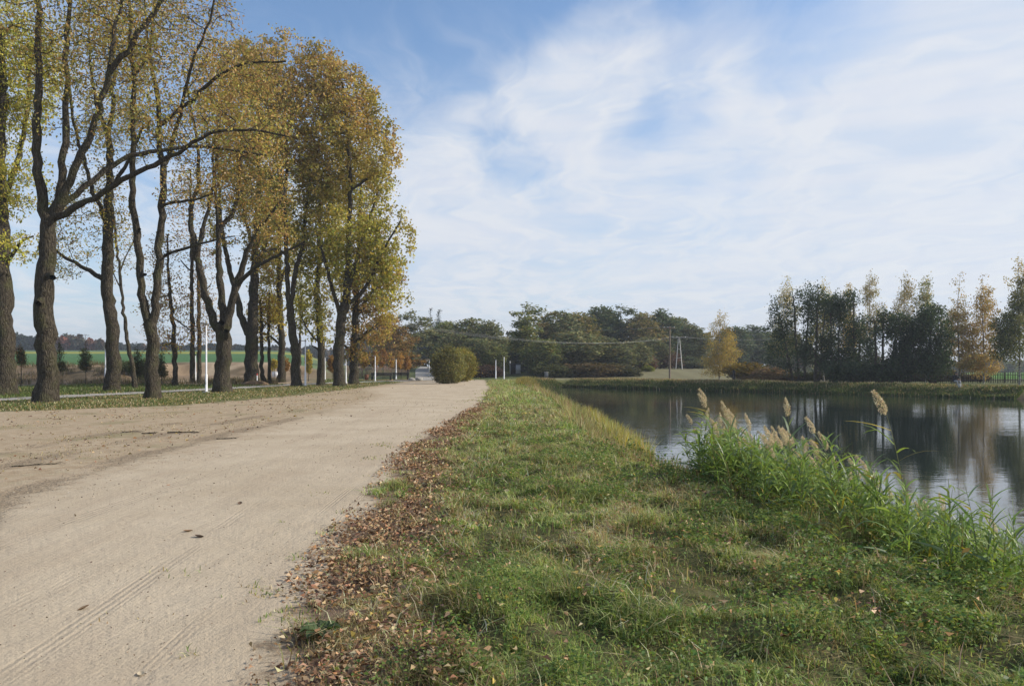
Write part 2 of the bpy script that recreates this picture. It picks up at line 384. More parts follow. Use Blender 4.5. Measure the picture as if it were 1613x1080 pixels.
farm = t.mix(t.ramp(t.m('ADD', t.m('MULTIPLY', t.noise(t.vm('MULTIPLY', co, (0.35, 0.03, 0)), 1.0, 4, 0.7), 0.6), t.m('MULTIPLY', n2, 0.4)), 0.35, 0.62, 0.0, 0.55), t.attr('col', 'Color'), t.mix(1.0, t.attr('col', 'Color'), (0.55, 0.5, 0.5), 'MULTIPLY'))
e1 = t.m('ADD', t.m('MULTIPLY', t.m('SUBTRACT', n2, 0.5), 1.5), t.m('MULTIPLY', t.m('SUBTRACT', n1, 0.5), 1.3))
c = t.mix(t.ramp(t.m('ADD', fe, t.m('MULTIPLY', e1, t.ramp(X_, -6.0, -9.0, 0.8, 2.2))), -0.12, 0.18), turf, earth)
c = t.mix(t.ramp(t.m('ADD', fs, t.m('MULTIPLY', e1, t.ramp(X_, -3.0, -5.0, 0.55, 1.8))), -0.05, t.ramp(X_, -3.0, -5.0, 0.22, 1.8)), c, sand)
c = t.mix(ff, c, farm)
# wheel tracks pressed into the sand: narrow bands of tread running along the road
def track(cx_, halfw, freq):
    u = t.m('SUBTRACT', X_, cx_); inb = t.ramp(t.m('ABSOLUTE', u), halfw, halfw*0.7)
    tread = t.m('SINE', t.m('MULTIPLY', u, freq))
    brk = t.ramp(t.noise(t.vm('MULTIPLY', co, (0.9, 0.35, 1)), 1.0, 3), 0.44, 0.62)
    return t.m('MULTIPLY', t.m('MULTIPLY', inb, t.m('SUBTRACT', t.m('MULTIPLY', tread, 0.5), 0.65)), brk)
def wob(c0, slope, amp, fr, ph): return t.m('ADD', t.m('ADD', t.m('MULTIPLY', Y_, slope), c0), t.m('MULTIPLY', t.m('SINE', t.m('ADD', t.m('MULTIPLY', Y_, fr), ph)), amp))
trk = track(wob(-1.50, -0.034, 0.05, 0.5, 0.3), 0.085, 170.0)
for a in ((-1.78, -0.030, 0.08, 0.35, 2.0, 0.07, 150.0), (-2.55, -0.05, 0.12, 0.25, 1.0, 0.10, 120.0), (-3.35, -0.035, 0.20, 0.2, 0.0, 0.11, 110.0), (-4.4, -0.13, 0.3, 0.16, 2.2, 0.16, 85.0),
          (-3.9, -0.22, 0.35, 0.14, 0.4, 0.15, 90.0), (-6.6, -0.09, 0.5, 0.12, 2.0, 0.17, 80.0), (-5.2, 0.02, 0.4, 0.1, 1.0, 0.15, 95.0)):
    trk = t.m('MINIMUM', trk, track(wob(*a[:5]), a[5], a[6]))
nosand = t.ramp(fe, 0.0, 0.4)
def rut(cx_, halfw, lo):                           # churned earth where wheels have turned off the track
    u = t.m('ABSOLUTE', t.m('SUBTRACT', t.m('ADD', X_, t.m('MULTIPLY', t.m('SUBTRACT', n2, 0.5), 0.5)), cx_))
    return t.m('MULTIPLY', t.ramp(u, halfw, halfw*0.25), t.ramp(t.noise(t.vm('MULTIPLY', co, (0.5, 0.35, 1)), 1.0, 3), lo, lo+0.14))
bend = t.m('MULTIPLY', t.m('EXPONENT', t.m('MULTIPLY', t.m('MAXIMUM', t.m('SUBTRACT', Y_, 7.0), 0.0), -0.38)), 2.1)
ruts = t.m('MAXIMUM', rut(t.m('ADD', bend, -7.0), 0.42, 0.36), t.m('MAXIMUM', rut(t.m('ADD', bend, -8.5), 0.40, 0.42), rut(wob(-10.2, 0.03, 0.4, 0.15, 1.0), 0.45, 0.44)))
ruts = t.m('MULTIPLY', ruts, t.m('MULTIPLY', nosand, t.m('MULTIPLY', t.ramp(Y_, 34, 24), t.ramp(Y_, 5.5, 7.5))))
c = t.mix(t.m('MULTIPLY', ruts, 0.75), c, t.mix(t.ramp(n3, 0.35, 0.65), (0.17, 0.125, 0.085), (0.40, 0.32, 0.225)))
c = t.mix(t.m('MULTIPLY', t.m('MULTIPLY', t.m('ABSOLUTE', trk), 0.10), nosand), c, (0.17, 0.13, 0.10))
hgt = t.m('ADD', t.m('ADD', t.m('MULTIPLY', n3, 0.012), t.m('MULTIPLY', n4, 0.004)), t.m('ADD', t.m('MULTIPLY', n2, 0.030), t.m('MULTIPLY', strk2, 0.005)))
hgt = t.m('ADD', hgt, t.m('MULTIPLY', ruts, t.m('MULTIPLY', t.m('SUBTRACT', t.noise(co, 9.0, 4, 0.7), 0.6), 0.12)))
hgt = t.m('ADD', hgt, t.m('MULTIPLY', t.m('MULTIPLY', trk, nosand), 0.0036))
pbr(t, out, c, 0.95, t.bump(hgt, 1.0, 1.0), 0.12)
M['ground'] = m
GV = np.stack([vx, vy, vz], 1)
fc = GQ.mean(axis=1).astype(int)
fsx = a_earth[GQ].mean(1)+0.6*ncoarse[GQ].mean(1)
is_road = fsx > 0.0
def sub(name, sel, kind='structure'):
    q = GQ[sel]; u, inv = np.unique(q, return_inverse=True)
    return tag(mk(name, GV[u], inv.reshape(-1, 4), None, M['ground'], col=farc[u], attrs={'a_sand': a_sand[u], 'a_earth': a_earth[u], 'a_far': a_far[u], 'a_shore': dp[u]}, smooth=True), kind=kind)
sub('ground', ~is_road); sub('dirt_road', is_road)

# pond water
m, t, out = mat('pond_water'); co = t.new('ShaderNodeTexCoord').outputs['Object']
wv = t.m('ADD', t.noise(t.vm('MULTIPLY', co, (1.0, 1.7, 1)), 2.6, 3, 0.5), t.m('MULTIPLY', t.noise(t.vm('MULTIPLY', co, (0.6, 1.0, 1)), 0.9, 2), 1.2))
calm = t.ramp(t.noise(t.vm('MULTIPLY', co, (0.05, 0.10, 1)), 1.0, 3), 0.35, 0.65, 0.35, 1.0)
pbr(t, out, (0.016, 0.024, 0.022), 0.02, t.bump(t.m('MULTIPLY', wv, calm), 0.13, 0.05), 0.5, 0.0, 1.52)
M['water'] = m
wx = np.array([0.5, 150.0]); wy = np.array([-20.0, 112.0])
tag(mk('pond_water', [(0.5, -20, WATER), (150, -20, WATER), (150, 112, WATER), (0.5, 112, WATER)], [(0, 1, 2, 3)], None, M['water']), kind='structure')

# paved path
PATH = np.array([(-27.5, 5), (-26.8, 25), (-25.9, 39), (-24.8, 45), (-24.0, 50), (-23.0, 57), (-22.2, 64), (-21.6, 71), (-20.3, 79), (-17.8, 88), (-14.8, 97), (-12.3, 105), (-12.5, 116), (-15.5, 140), (-21, 190), (-24.5, 225)], float)
def resample(P, n):
    d = np.r_[0, np.cumsum(np.linalg.norm(np.diff(P, axis=0), axis=1))]; tt = np.linspace(0, d[-1], n)
    return np.stack([np.interp(tt, d, P[:, i]) for i in range(P.shape[1])], 1)
pc = resample(PATH, 220)
for _ in range(6): pc[1:-1] = (pc[:-2]+2*pc[1:-1]+pc[2:])/4
tg = np.gradient(pc, axis=0); tg /= np.linalg.norm(tg, axis=1, keepdims=True); nr = np.stack([-tg[:, 1], tg[:, 0]], 1)
m, t, out = mat('path_paving'); co = t.new('ShaderNodeTexCoord').outputs['Object']
bt = t.new('ShaderNodeTexBrick'); t.put(bt.inputs['Vector'], co); bt.inputs['Scale'].default_value = 4.0
bt.inputs['Color1'].default_value = (0.30, 0.29, 0.27, 1); bt.inputs['Color2'].default_value = (0.36, 0.345, 0.32, 1); bt.inputs['Mortar'].default_value = (0.2, 0.18, 0.15, 1); bt.inputs['Mortar Size'].default_value = 0.012
pbr(t, out, t.mix(t.ramp(t.noise(co, 1.2, 5), 0.4, 0.75, 0, 0.5), bt.outputs['Color'], (0.27, 0.23, 0.17)), 0.9, None, 0.2); M['paving'] = m
offs = np.array([-1.35, -0.45, 0.45, 1.35])
PV = []
for o_ in offs:
    p = pc+nr*(o_*(1+0.35*ss(92, 104, pc[:, 1])))[:, None]; PV.append(np.c_[p, zt(p[:, 0], p[:, 1])+0.045])
PV = np.stack(PV, 1).reshape(-1, 3); i_ = (np.arange(219)[:, None]*4+np.arange(3)[None, :])
tag(mk('paved_path', PV, np.stack([i_, i_+1, i_+5, i_+4], -1).reshape(-1, 4), None, M['paving'], smooth=True), kind='structure')

# ------------------------------------------------------------------ blades and leaves
def blades(name, P, h, wd_, lean, col, mtl, seed, kind='stuff', parent=None, curl=0.5):
    rng = np.random.default_rng(seed); n = len(P); yaw = rng.uniform(0, 2*np.pi, n)
    ld = yaw+rng.normal(0, 0.6, n)+np.pi/2
    side = np.stack([np.cos(yaw), np.sin(yaw), np.zeros(n)], 1)*(wd_/2)[:, None]
    L = np.stack([np.cos(ld), np.sin(ld), np.zeros(n)], 1)*(lean*h)[:, None]
    up = np.zeros((n, 3)); up[:, 2] = h
    mid = P+L*0.32+up*0.58
    tip = P+L*1.0+up*(1.0-curl*np.minimum(lean, 1.3)[:, None]*0.45)
    V = np.stack([P-side, P+side, mid-side*0.8, mid+side*0.8, tip], 1).reshape(-1, 3)
    b = np.arange(n)[:, None]*5
    Q = b+np.array([[0, 1, 3, 2]]); T = b+np.array([[2, 3, 4]])
    return tag(mk(name, V, Q, T, mtl, parent, col=np.repeat(col, 5, 0)), kind=kind)
def leaf_quads(P, ln, wdt, rng, droop=0.0, flat=False, fold=0.0):
    n = len(P)
    a = rng.normal(0, 1, (n, 3)); a[:, 2] -= droop
    if flat: a[:, 2] *= 0.25
    a /= np.linalg.norm(a, axis=1, keepdims=True)
    b = rng.normal(0, 1, (n, 3))
    if flat: b[:, 2] *= 0.3
    b -= (b*a).sum(1, keepdims=True)*a; b /= np.linalg.norm(b, axis=1, keepdims=True)
    c = np.cross(a, b)
    A = a*(ln/2)[:, None]; B = b*(wdt/2)[:, None]; C = c*(wdt*fold)[:, None]
    V = np.stack([P-A, P+B-A*0.15+C, P+A, P-B-A*0.15+C], 1).reshape(-1, 3)
    return V, np.arange(n*4).reshape(-1, 4)
def pick(rng, n, pal, wts=None, var=0.18):
    pal = np.array(pal); wts = None if wts is None else np.array(wts)/np.sum(wts)
    c = pal[rng.choice(len(pal), n, p=wts)]
    return c*(1+rng.normal(0, var, (n, 1))).clip(0.45, 1.7)*(1+rng.normal(0, 0.06, (n, 3)))

# ------------------------------------------------------------------ trees by space colonisation
def grow_tree(seed, limbs, ells, natt=700, D=0.45, dk=0.9, tip=0.012, expo=2.25, leaves=(2, 6), twig=0.55, leaf=(0.17, 0.10), pal=None, wts=None, droop=0.4,
              trop=(0, 0, 0.12), kmax=10, upcol=None, flare=1.25, bare=0.0, jit=0.16, leaf_r=0.05, maxit=140, lowest=0.25, clump=True, fill=0, fjit=0.30):
    """limbs: polylines of (x, y, z, r), the first one the trunk; ells: crown ellipsoids (cx, cy, cz, rx, ry, rz). Returns wood and leaf meshes."""
    rng = np.random.default_rng(seed)
    pos, par, rad = [], [], []
    for li, L in enumerate(limbs):
        L = np.asarray(L, float); dd = np.r_[0, np.cumsum(np.linalg.norm(np.diff(L[:, :3], axis=0), axis=1))]
        n = max(2, int(dd[-1]/D)+1); tt = np.linspace(0, dd[-1], n)
        S = np.stack([np.interp(tt, dd, L[:, i]) for i in range(4)], 1)
        for _ in range(2):
            if n > 4: S[1:-1, :3] = (S[:-2, :3]+2*S[1:-1, :3]+S[2:, :3])/4
        if li:
            A = np.array(pos); k0 = int(np.argmin(np.linalg.norm(A-S[0, :3], axis=1))); S = S[1:]; prev = k0
        else: prev = -1
        for j, s in enumerate(S):
            p = s[:3]+(rng.normal(0, 0.045, 3)*min(1, s[3]/0.15) if j and prev > 0 else 0)
            pos.append(p); par.append(prev); rad.append(s[3]); prev = len(pos)-1
    vol = np.array([e[3]*e[4]*e[5] for e in ells]); att = []
    for e, k in zip(ells, (natt*vol/vol.sum()).astype(int)+1):
        u = rng.normal(0, 1, (k, 3)); u /= np.linalg.norm(u, axis=1, keepdims=True)
        u *= (rng.uniform(0.08, 1, (k, 1)))**(1/2.6); att.append(np.array(e[:3])+u*np.array(e[3:6]))
    att = np.concatenate(att); att = att[att[:, 2] > lowest]; g_ = fbm(att[:, 0]*0.62+seed*3.1, att[:, 2]*0.70+att[:, 1]*0.8+seed, seed % 29, 2); att = att[rng.uniform(0, 1, len(att)) < 0.05+0.95*ss(0.46, 0.55, g_)] if fill and clump else att; att0 = att.copy()
    P = np.array(pos); nP = len(P); par = list(par); rad = list(rad)
    dist = np.full(len(att), 1e9); near = np.zeros(len(att), int)
    def upd(P0, off):
        nonlocal dist, near
        for s in range(0, len(P0), 256):
            d = np.linalg.norm(att[:, None, :]-P0[None, s:s+256, :], axis=2); k = d.argmin(1); dm = d[np.arange(len(att)), k]
            b = dm < dist; dist[b] = dm[b]; near[b] = k[b]+off+s
    lo = min(2, nP-1) if not limbs else 0
    upd(P, 0); trop = np.array(trop); cnt = np.zeros(60000, int)
    for it in range(maxit):
        keep = dist > dk; att, dist, near = att[keep], dist[keep], near[keep]
        if len(att) == 0: break
        u, inv = np.unique(near, return_inverse=True)
        v = att-P[near]; v /= np.linalg.norm(v, axis=1, keepdims=True)+1e-9
        acc = np.zeros((len(u), 3)); np.add.at(acc, inv, v)
        acc /= np.linalg.norm(acc, axis=1, keepdims=True)+1e-9
        acc += trop+rng.normal(0, 0.22, acc.shape); acc /= np.linalg.norm(acc, axis=1, keepdims=True)+1e-9
        ok = cnt[u] < 4; u, acc = u[ok], acc[ok]
        if len(u) == 0: break
        cnt[u] += 1; new = P[u]+acc*D; off = len(P)
        P = np.concatenate([P, new]); par += u.tolist(); rad += [0.0]*len(u); upd(new, off)
    N = len(P); par = np.array(par); rad = np.array(rad); acc = np.zeros(N); kidn = np.zeros(N, int)
    for i in range(N-1, -1, -1):
        r = max(acc[i]**(1/expo) if acc[i] > 0 else tip, tip)
        if rad[i] > 0: r = rad[i]*0.90
        rad[i] = r
        if par[i] >= 0: acc[par[i]] += r**expo; kidn[par[i]] += 1
    for i in range(N):
        if par[i] >= 0: rad[i] = min(rad[i], rad[par[i]]*0.985)
    base = P[0, 2]; hgt = P[:, 2]-base; trunk_n = np.arange(N)
    fl = 1+(flare-1)*np.exp(-hgt/0.45); rad0 = rad.copy(); rad = np.where((rad > 0.06) & (np.hypot(P[:, 0]-P[0, 0], P[:, 1]-P[0, 1]) < 1.0), rad*fl, rad)
    ch = [[] for _ in range(N)]
    for i in range(1, N): ch[par[i]].append(i) if par[i] >= 0 else None
    Vs, Qs, nv = [], [], 0
    stack = [(0, -1)]
    while stack:
        i, pr = stack.pop(); chain = [pr, i] if pr >= 0 else [i]; rr = [rad[i] if pr >= 0 else rad[i]]
        j = i
        while ch[j]:
            c = sorted(ch[j], key=lambda q: -rad[q]); chain.append(c[0])
            for q in c[1:]: stack.append((q, j))
            j = c[0]
        if len(chain) < 2: continue
        pts = P[chain]; r = rad[chain].copy()
        if pr >= 0: r[0] = min(rad[pr]*0.9, r[1]*1.25)
        k = kmax if r.max() > 0.16 else 7 if r.max() > 0.06 else 5 if r.max() > 0.025 else 3
        V, Q = tube_mesh(pts, r, k)
        if r.max() > 0.10:
            VV = V.reshape(len(pts), k, 3); bump = 1+0.15*(rng.normal(0, 1, (len(pts), k))*0.5+np.sin(np.arange(k)*2.1+rng.uniform(0, 6))[None, :]*np.exp(-(pts[:, 2:3]-base)/0.7)*0.9)
            V = (pts[:, None, :]+(VV-pts[:, None, :])*bump[:, :, None]).reshape(-1, 3)
        Vs.append(V); Qs.append(Q+nv); nv += len(V)
    outer = np.where((rad < leaf_r) & (hgt > 1.0))[0]
    if bare: outer = outer[rng.uniform(0, 1, len(outer)) > bare*ss(0.45, 0.95, hgt[outer]/hgt.max())]
    dirs = P-P[np.maximum(par, 0)]; dirs /= np.linalg.norm(dirs, axis=1, keepdims=True)+1e-9
    LP = []
    tw, nl = leaves
    for rep in range(tw):
        d = dirs[outer]*0.6+rng.normal(0, 0.62, (len(outer), 3)); d[:, 2] += 0.12-0.35*droop; d /= np.linalg.norm(d, axis=1, keepdims=True)
        ln = twig*rng.uniform(0.5, 1.25, len(outer)); e = P[outer]+d*ln[:, None]
        n = len(outer); a = np.cross(d, rng.normal(0, 1, (n, 3))); a /= np.linalg.norm(a, axis=1, keepdims=True); b = np.cross(d, a)
        r0 = tip*0.75
        ring = np.stack([a, -a*0.5+b*0.87, -a*0.5-b*0.87], 1)
        V = np.concatenate([P[outer][:, None, :]+ring*r0, e[:, None, :]+ring*r0*0.35], 1).reshape(-1, 3)
        bq = np.arange(n)[:, None, None]*6
        Q = (bq+np.array([[0, 1, 4, 3], [1, 2, 5, 4], [2, 0, 3, 5]])).reshape(-1, 4)
        Vs.append(V); Qs.append(Q+nv); nv += len(V)
        for q in range(nl):
            f = rng.uniform(0.2, 1.12, (n, 1)); p = P[outer]+d*ln[:, None]*f+rng.normal(0, jit, (n, 3)); p[:, 2] -= droop*rng.uniform(0, 0.15, n); LP.append(p)
    if fill:
        k = att0 if not bare else att0[rng.uniform(0, 1, len(att0)) > bare*0.6]
        LP.append((k[:, None, :]+rng.normal(0, fjit, (len(k), fill, 3))*np.array([1, 1, 0.8])).reshape(-1, 3))
    LP = np.concatenate(LP) if LP else np.zeros((1, 3)); LP = LP[LP[:, 2] > min(0.15, lowest)]
    n = len(LP); s = rng.uniform(0.65, 1.3, n)
    LV, LQ = leaf_quads(LP, leaf[0]*s, leaf[1]*s, rng, droop, fold=0.12)
    c = pick(rng, n, pal, wts)
    cl = fbm(LP[:, 0]*0.55+seed, LP[:, 2]*0.55+LP[:, 1]*0.4, 3+seed % 17, 3)          # clumps of greener or browner leaves
    if upcol is not None:
        k = np.clip(ss(0.35, 0.95, (LP[:, 2]/max(hgt.max(), 1)))*0.9+(cl-0.5)*1.8, 0, 1)[:, None]; c = c*(1-k)+pick(rng, n, *upcol)*k
    c = c*(0.82+0.36*ss(0.35, 0.65, cl))[:, None]
    return (np.concatenate(Vs), np.concatenate(Qs)), (LV, LQ, np.repeat(np.clip(c, 0.004, 0.7), 4, 0))

def tree_thing(name, loc, wood, crown, label, cat='tree', group=None, bark='bark', leafm='leaf'):
    o = thing(name, loc, label, cat, group)
    mk('trunk', wood[0], wood[1], None, M[bark], o, smooth=True)
    mk('crown', crown[0], crown[1], None, M[leafm], o, col=crown[2])
    return o

YG = [(0.47, 0.42, 0.075), (0.36, 0.36, 0.07), (0.56, 0.45, 0.08), (0.25, 0.27, 0.055)]
BR = [(0.45, 0.29, 0.105), (0.36, 0.215, 0.085), (0.53, 0.37, 0.12), (0.30, 0.23, 0.075)]
OL = [(0.38, 0.335, 0.085), (0.45, 0.35, 0.10), (0.27, 0.265, 0.07), (0.40, 0.26, 0.095)]
OR = [(0.40, 0.22, 0.045), (0.34, 0.19, 0.055), (0.30, 0.135, 0.045)]
YE = [(0.55, 0.42, 0.05), (0.48, 0.37, 0.06), (0.33, 0.30, 0.06)]

def hero(x, y, w0, trunk, limbs, ells, label, seed, Yd=None, group='row of big trees along the paved path', **kw):
    """trunk and limbs traced as (px, py, width px); each limb swings off in depth by its own number of metres."""
    Yb = Yd or EYE*F/(y-H0); b = px(x, y, Yb); b[2] = z1(b[0], b[1])-0.05
    def conv(poly, d0, d1):
        out = []; n = len(poly)
        for i, p in enumerate(poly):
            Y = Yb+d0+(d1-d0)*i/max(1, n-1); q = px(p[0], p[1], Y)-b; out.append((*q, p[2]/2/F*Y))
        return out
    T = conv([(x, y, w0)]+trunk, 0, 0); T[0] = (0, 0, 0, T[0][3])
    LS = [T]+[conv(l, d0, d1) for (d0, d1, l) in limbs]
    E = []
    for e in ells:
        dd = e[4] if len(e) > 4 else 0.0
        Y = Yb+dd; q = px(e[0], e[1], Y)-b; rx, rz = e[2]/F*Y, e[3]/F*Y; E.append((*q, rx, max(2.0, min(rx, rz)*0.95), rz))
    kw.setdefault('expo', 1.9); kw.setdefault('tip', 0.014); kw['natt'] = int(kw['natt']*1.3); wd_, cr = grow_tree(seed, LS, E, **kw)
    return tree_thing('roadside_tree', b, wd_, cr, label, 'tree', group)

hero(8, 622, 38, [(7, 560, 33), (6, 480, 31), (3, 400, 28), (0, 320, 24), (-2, 240, 20), (4, 150, 15), (0, 40, 10)],
     [(0, 3, [(0, 330, 14), (30, 250, 9), (45, 160, 7), (50, 60, 5)]), (0, -3, [(-2, 300, 14), (-50, 220, 11), (-70, 100, 8)]), (0, -1, [(8, 420, 8), (30, 380, 5), (52, 372, 3)])],
     [(15, 110, 78, 120), (20, 270, 55, 75), (-80, 130, 90, 170), (28, 390, 28, 30, -1)],
     'broad straight trunk at the photo edge with yellow green leaves hanging from its crown', 11, leaves=(2, 9), pal=YG, wts=(4, 4, 2, 2), leaf=(0.20, 0.10), droop=0.9, fill=15, natt=2300, fjit=0.28)
hero(72, 633, 38, [(75, 583, 33), (72, 533, 37), (68, 487, 33), (72, 440, 31), (73, 400, 30), (75, 360, 31), (76, 343, 28)],
     [(0, -1.5, [(72, 345, 18), (62, 310, 16), (58, 200, 14), (61, 100, 11), (60, 0, 9), (55, -80, 6)]),
      (0, 1.5, [(82, 342, 16), (99, 292, 13), (100, 250, 12), (104, 195, 11), (104, 150, 10), (107, 110, 9), (103, 55, 8), (112, 0, 6), (118, -70, 5)]),
      (0, -1.0, [(86, 340, 16), (104, 300, 14), (128, 244, 12), (153, 189, 12), (167, 122, 11), (175, 105, 10), (200, 83, 9), (236, 28, 8), (262, -5, 7), (310, -70, 5)]),
      (-0.5, 0.5, [(172, 107, 7), (180, 50, 6), (193, 5, 5), (200, -60, 4)]),
      (0, -4.0, [(84, 345, 14), (105, 335, 11), (143, 312, 10), (175, 298, 9), (208, 275, 9), (250, 255, 8), (292, 236, 7), (318, 212, 6), (350, 205, 5), (400, 204, 4), (455, 215, 3)]),
      (0, -0.7, [(66, 470, 13), (60, 478, 11)]), (0, -0.8, [(76, 430, 12), (84, 436, 10)]), (0, 3.0, [(95, 325, 12), (125, 300, 10), (167, 266, 9), (194, 247, 8), (250, 237, 7), (314, 229, 5), (380, 238, 4), (420, 245, 3)])],
     [(70, 40, 95, 130), (180, 40, 120, 110), (120, 170, 90, 80), (290, 190, 100, 50, -3), (390, 205, 75, 45, -3)],
     'thick crooked trunk forking low into a long bough that reaches across its neighbours', 12, leaves=(2, 3), pal=OL, twig=0.7, leaf=(0.15, 0.09), fill=6, natt=2200, bare=0.1, fjit=0.22, tip=0.018)
hero(177, 616, 27, [(178, 580, 23), (176, 513, 22), (168, 455, 21), (169, 400, 18), (172, 350, 16), (173, 300, 14), (172, 262, 12), (175, 236, 11), (167, 206, 9)],
     [(0, 1.5, [(166, 440, 9), (145, 430, 8), (120, 415, 6), (92, 400, 5), (70, 380, 3)]), (0, -2, [(170, 355, 9), (162, 340, 8), (148, 307, 7), (133, 255, 6), (118, 205, 5), (110, 140, 4)]),
      (0, 1, [(170, 212, 8), (179, 167, 7), (176, 148, 7), (181, 115, 6), (175, 55, 4), (178, -30, 3)]), (0, -1, [(168, 206, 8), (150, 160, 6), (142, 100, 4), (140, 20, 3)]), (0, -2, [(172, 300, 8), (200, 260, 6), (225, 200, 4)])],
     [(140, 330, 62, 75), (165, 130, 80, 140), (100, 405, 45, 42), (185, 330, 28, 60), (200, 200, 50, 60)],
     'straight knotted trunk behind the paved path with one low crooked side branch', 13, leaves=(2, 4), pal=OL+YE[:1], bare=0.2, fill=9, natt=1300, fjit=0.24, tip=0.016)
hero(240, 627, 25, [(240, 573, 23), (240, 530, 24), (239, 513, 25)],
     [(0, -1, [(236, 515, 15), (229, 498, 14), (223, 460, 13), (218, 400, 12), (213, 350, 12), (209, 298, 11), (208, 260, 10), (210, 222, 9), (210, 155, 8), (211, 120, 8), (205, 70, 6), (204, 5, 5), (200, -60, 4)]),
      (-0.7, 0.5, [(211, 122, 6), (228, 97, 5), (237, 76, 5), (242, 20, 4), (250, -50, 3)]),
      (0, 1, [(242, 512, 15), (246, 470, 14), (250, 400, 13), (255, 340, 13), (258, 285, 12), (256, 262, 11), (251, 222, 9), (249, 167, 8), (246, 133, 7), (239, 111, 6), (232, 60, 4), (225, -20, 3)]),
      (1, -2, [(257, 268, 9), (268, 240, 8), (280, 194, 7), (294, 139, 6), (303, 97, 5), (333, 28, 4), (345, -40, 3)]),
      (0.8, -1.5, [(253, 405, 6), (272, 398, 5), (291, 391, 5), (341, 377, 3), (370, 372, 2)]),
      (0.5, -4, [(251, 200, 8), (262, 189, 7), (292, 167, 7), (333, 128, 6), (361, 108, 5), (400, 97, 4), (450, 98, 3)]),
      (0, 0.4, [(246, 490, 9), (255, 480, 8)]), (0, -0.6, [(222, 440, 7), (229, 432, 6)]), (0, -0.5, [(214, 365, 6), (220, 360, 5)]), (0, -2, [(250, 325, 6), (272, 318, 5), (300, 317, 4), (335, 306, 3)])],
     [(215, 40, 85, 110), (310, 70, 75, 110), (385, 115, 70, 50, -3), (300, 300, 50, 45), (270, 180, 70, 60)],
     'grey tree forking low into a tall narrow V of two straight stems', 14, leaves=(2, 3), pal=BR+OL, twig=0.65, leaf=(0.15, 0.09), fill=6, natt=2100, bare=0.1, fjit=0.22, tip=0.018)
hero(350, 617, 28, [(350, 590, 27), (351, 560, 27), (352, 530, 27), (353, 512, 26)],
     [(0, -1, [(345, 525, 16), (334, 498, 15), (325, 470, 13), (317, 440, 12), (309, 400, 11), (301, 360, 9), (299, 324, 8), (307, 303, 7), (313, 280, 6), (310, 220, 5), (295, 140, 4)]),
      (-0.8, 1, [(310, 402, 8), (320, 360, 7), (330, 324, 6), (338, 280, 5), (345, 220, 4)]),
      (0, 1, [(353, 510, 15), (350, 466, 12), (344, 425, 11), (343, 378, 9), (351, 352, 8), (368, 334, 7), (376, 300, 6), (380, 240, 5)]),
      (0, -1, [(356, 508, 16), (362, 488, 14), (372, 453, 12), (384, 414, 10), (393, 386, 8), (408, 357, 7), (430, 336, 5), (450, 300, 4)]),
      (-0.4, -3, [(375, 446, 8), (392, 430, 7), (410, 416, 6), (446, 398, 5), (480, 380, 3)]),
      (0, -0.9, [(348, 520, 12), (350, 508, 11)]), (0, -0.9, [(356, 535, 11), (357, 522, 10)]), (0.8, 2, [(344, 380, 7), (340, 320, 5), (335, 250, 4), (345, 170, 3)])],
     [(330, 230, 75, 100), (395, 270, 65, 90), (430, 350, 50, 45, -2), (340, 120, 70, 70), (400, 160, 70, 90)],
     'many stemmed tree with sawn off stubs at its low fork beside a white lamp post', 15, leaves=(2, 5), pal=BR+OL+OR[1:2], bare=0.15, fill=11, natt=1500, fjit=0.24)
hero(396, 606, 25, [(396, 570, 22), (397, 527, 20), (399, 478, 17), (400, 430, 14), (402, 397, 12), (405, 350, 10), (408, 290, 8), (405, 220, 6), (408, 140, 4)],
     [(0, -2, [(393, 530, 14), (380, 500, 12), (368, 450, 10), (359, 412, 8), (347, 350, 7), (345, 290, 5), (340, 220, 4)]), (0, 2, [(400, 430, 8), (420, 380, 6), (430, 320, 4)]), (0, -1, [(402, 400, 7), (385, 340, 5), (375, 260, 4)])],
     [(385, 330, 65, 90), (390, 190, 75, 120), (425, 400, 35, 60)],
     'dark trunk with a mound of earth at its foot beyond the paved path', 16, leaves=(2, 6), pal=OL+YG[:1]+BR[:1], leaf=(0.25, 0.16), fill=11, natt=1400)
hero(443, 604, 14, [(444, 570, 12), (443, 520, 11), (440, 470, 10), (439, 420, 8), (441, 350, 6), (442, 290, 4)],
     [(0, -1, [(442, 545, 4), (430, 530, 4), (412, 525, 3), (400, 520, 2)]), (0, 1, [(440, 450, 5), (455, 410, 4), (465, 360, 3)])],
     [(440, 390, 42, 90), (420, 505, 36, 42), (430, 460, 35, 40), (455, 330, 40, 60)],
     'slim dark tree with bright yellow leaves between two thicker trunks', 17, leaves=(2, 6), pal=YE+OL[:1]+YG[:1], leaf=(0.25, 0.16), fill=11, natt=800)
hero(467, 608, 17, [(465, 570, 15), (463, 540, 14), (458, 500, 14), (456, 480, 13)],
     [(0, -1, [(455, 482, 9), (452, 430, 8), (451, 381, 7), (450, 320, 6), (452, 250, 5), (448, 160, 4)]), (0, 1.5, [(458, 480, 9), (465, 430, 8), (474, 400, 7), (480, 365, 6), (486, 300, 5), (490, 200, 4)]), (0, -3, [(452, 400, 5), (430, 390, 4), (405, 400, 3)])],
     [(440, 230, 85, 130), (490, 200, 70, 120), (440, 110, 62, 62), (470, 350, 45, 50), (395, 110, 50, 60)],
     'dark leaning trunk just before a lamp post with its lamp head showing', 18, D=0.5, leaves=(2, 8), pal=YG+OL, upcol=(BR+OL[:1],), leaf=(0.25, 0.16), fill=11, natt=1700, fjit=0.27)
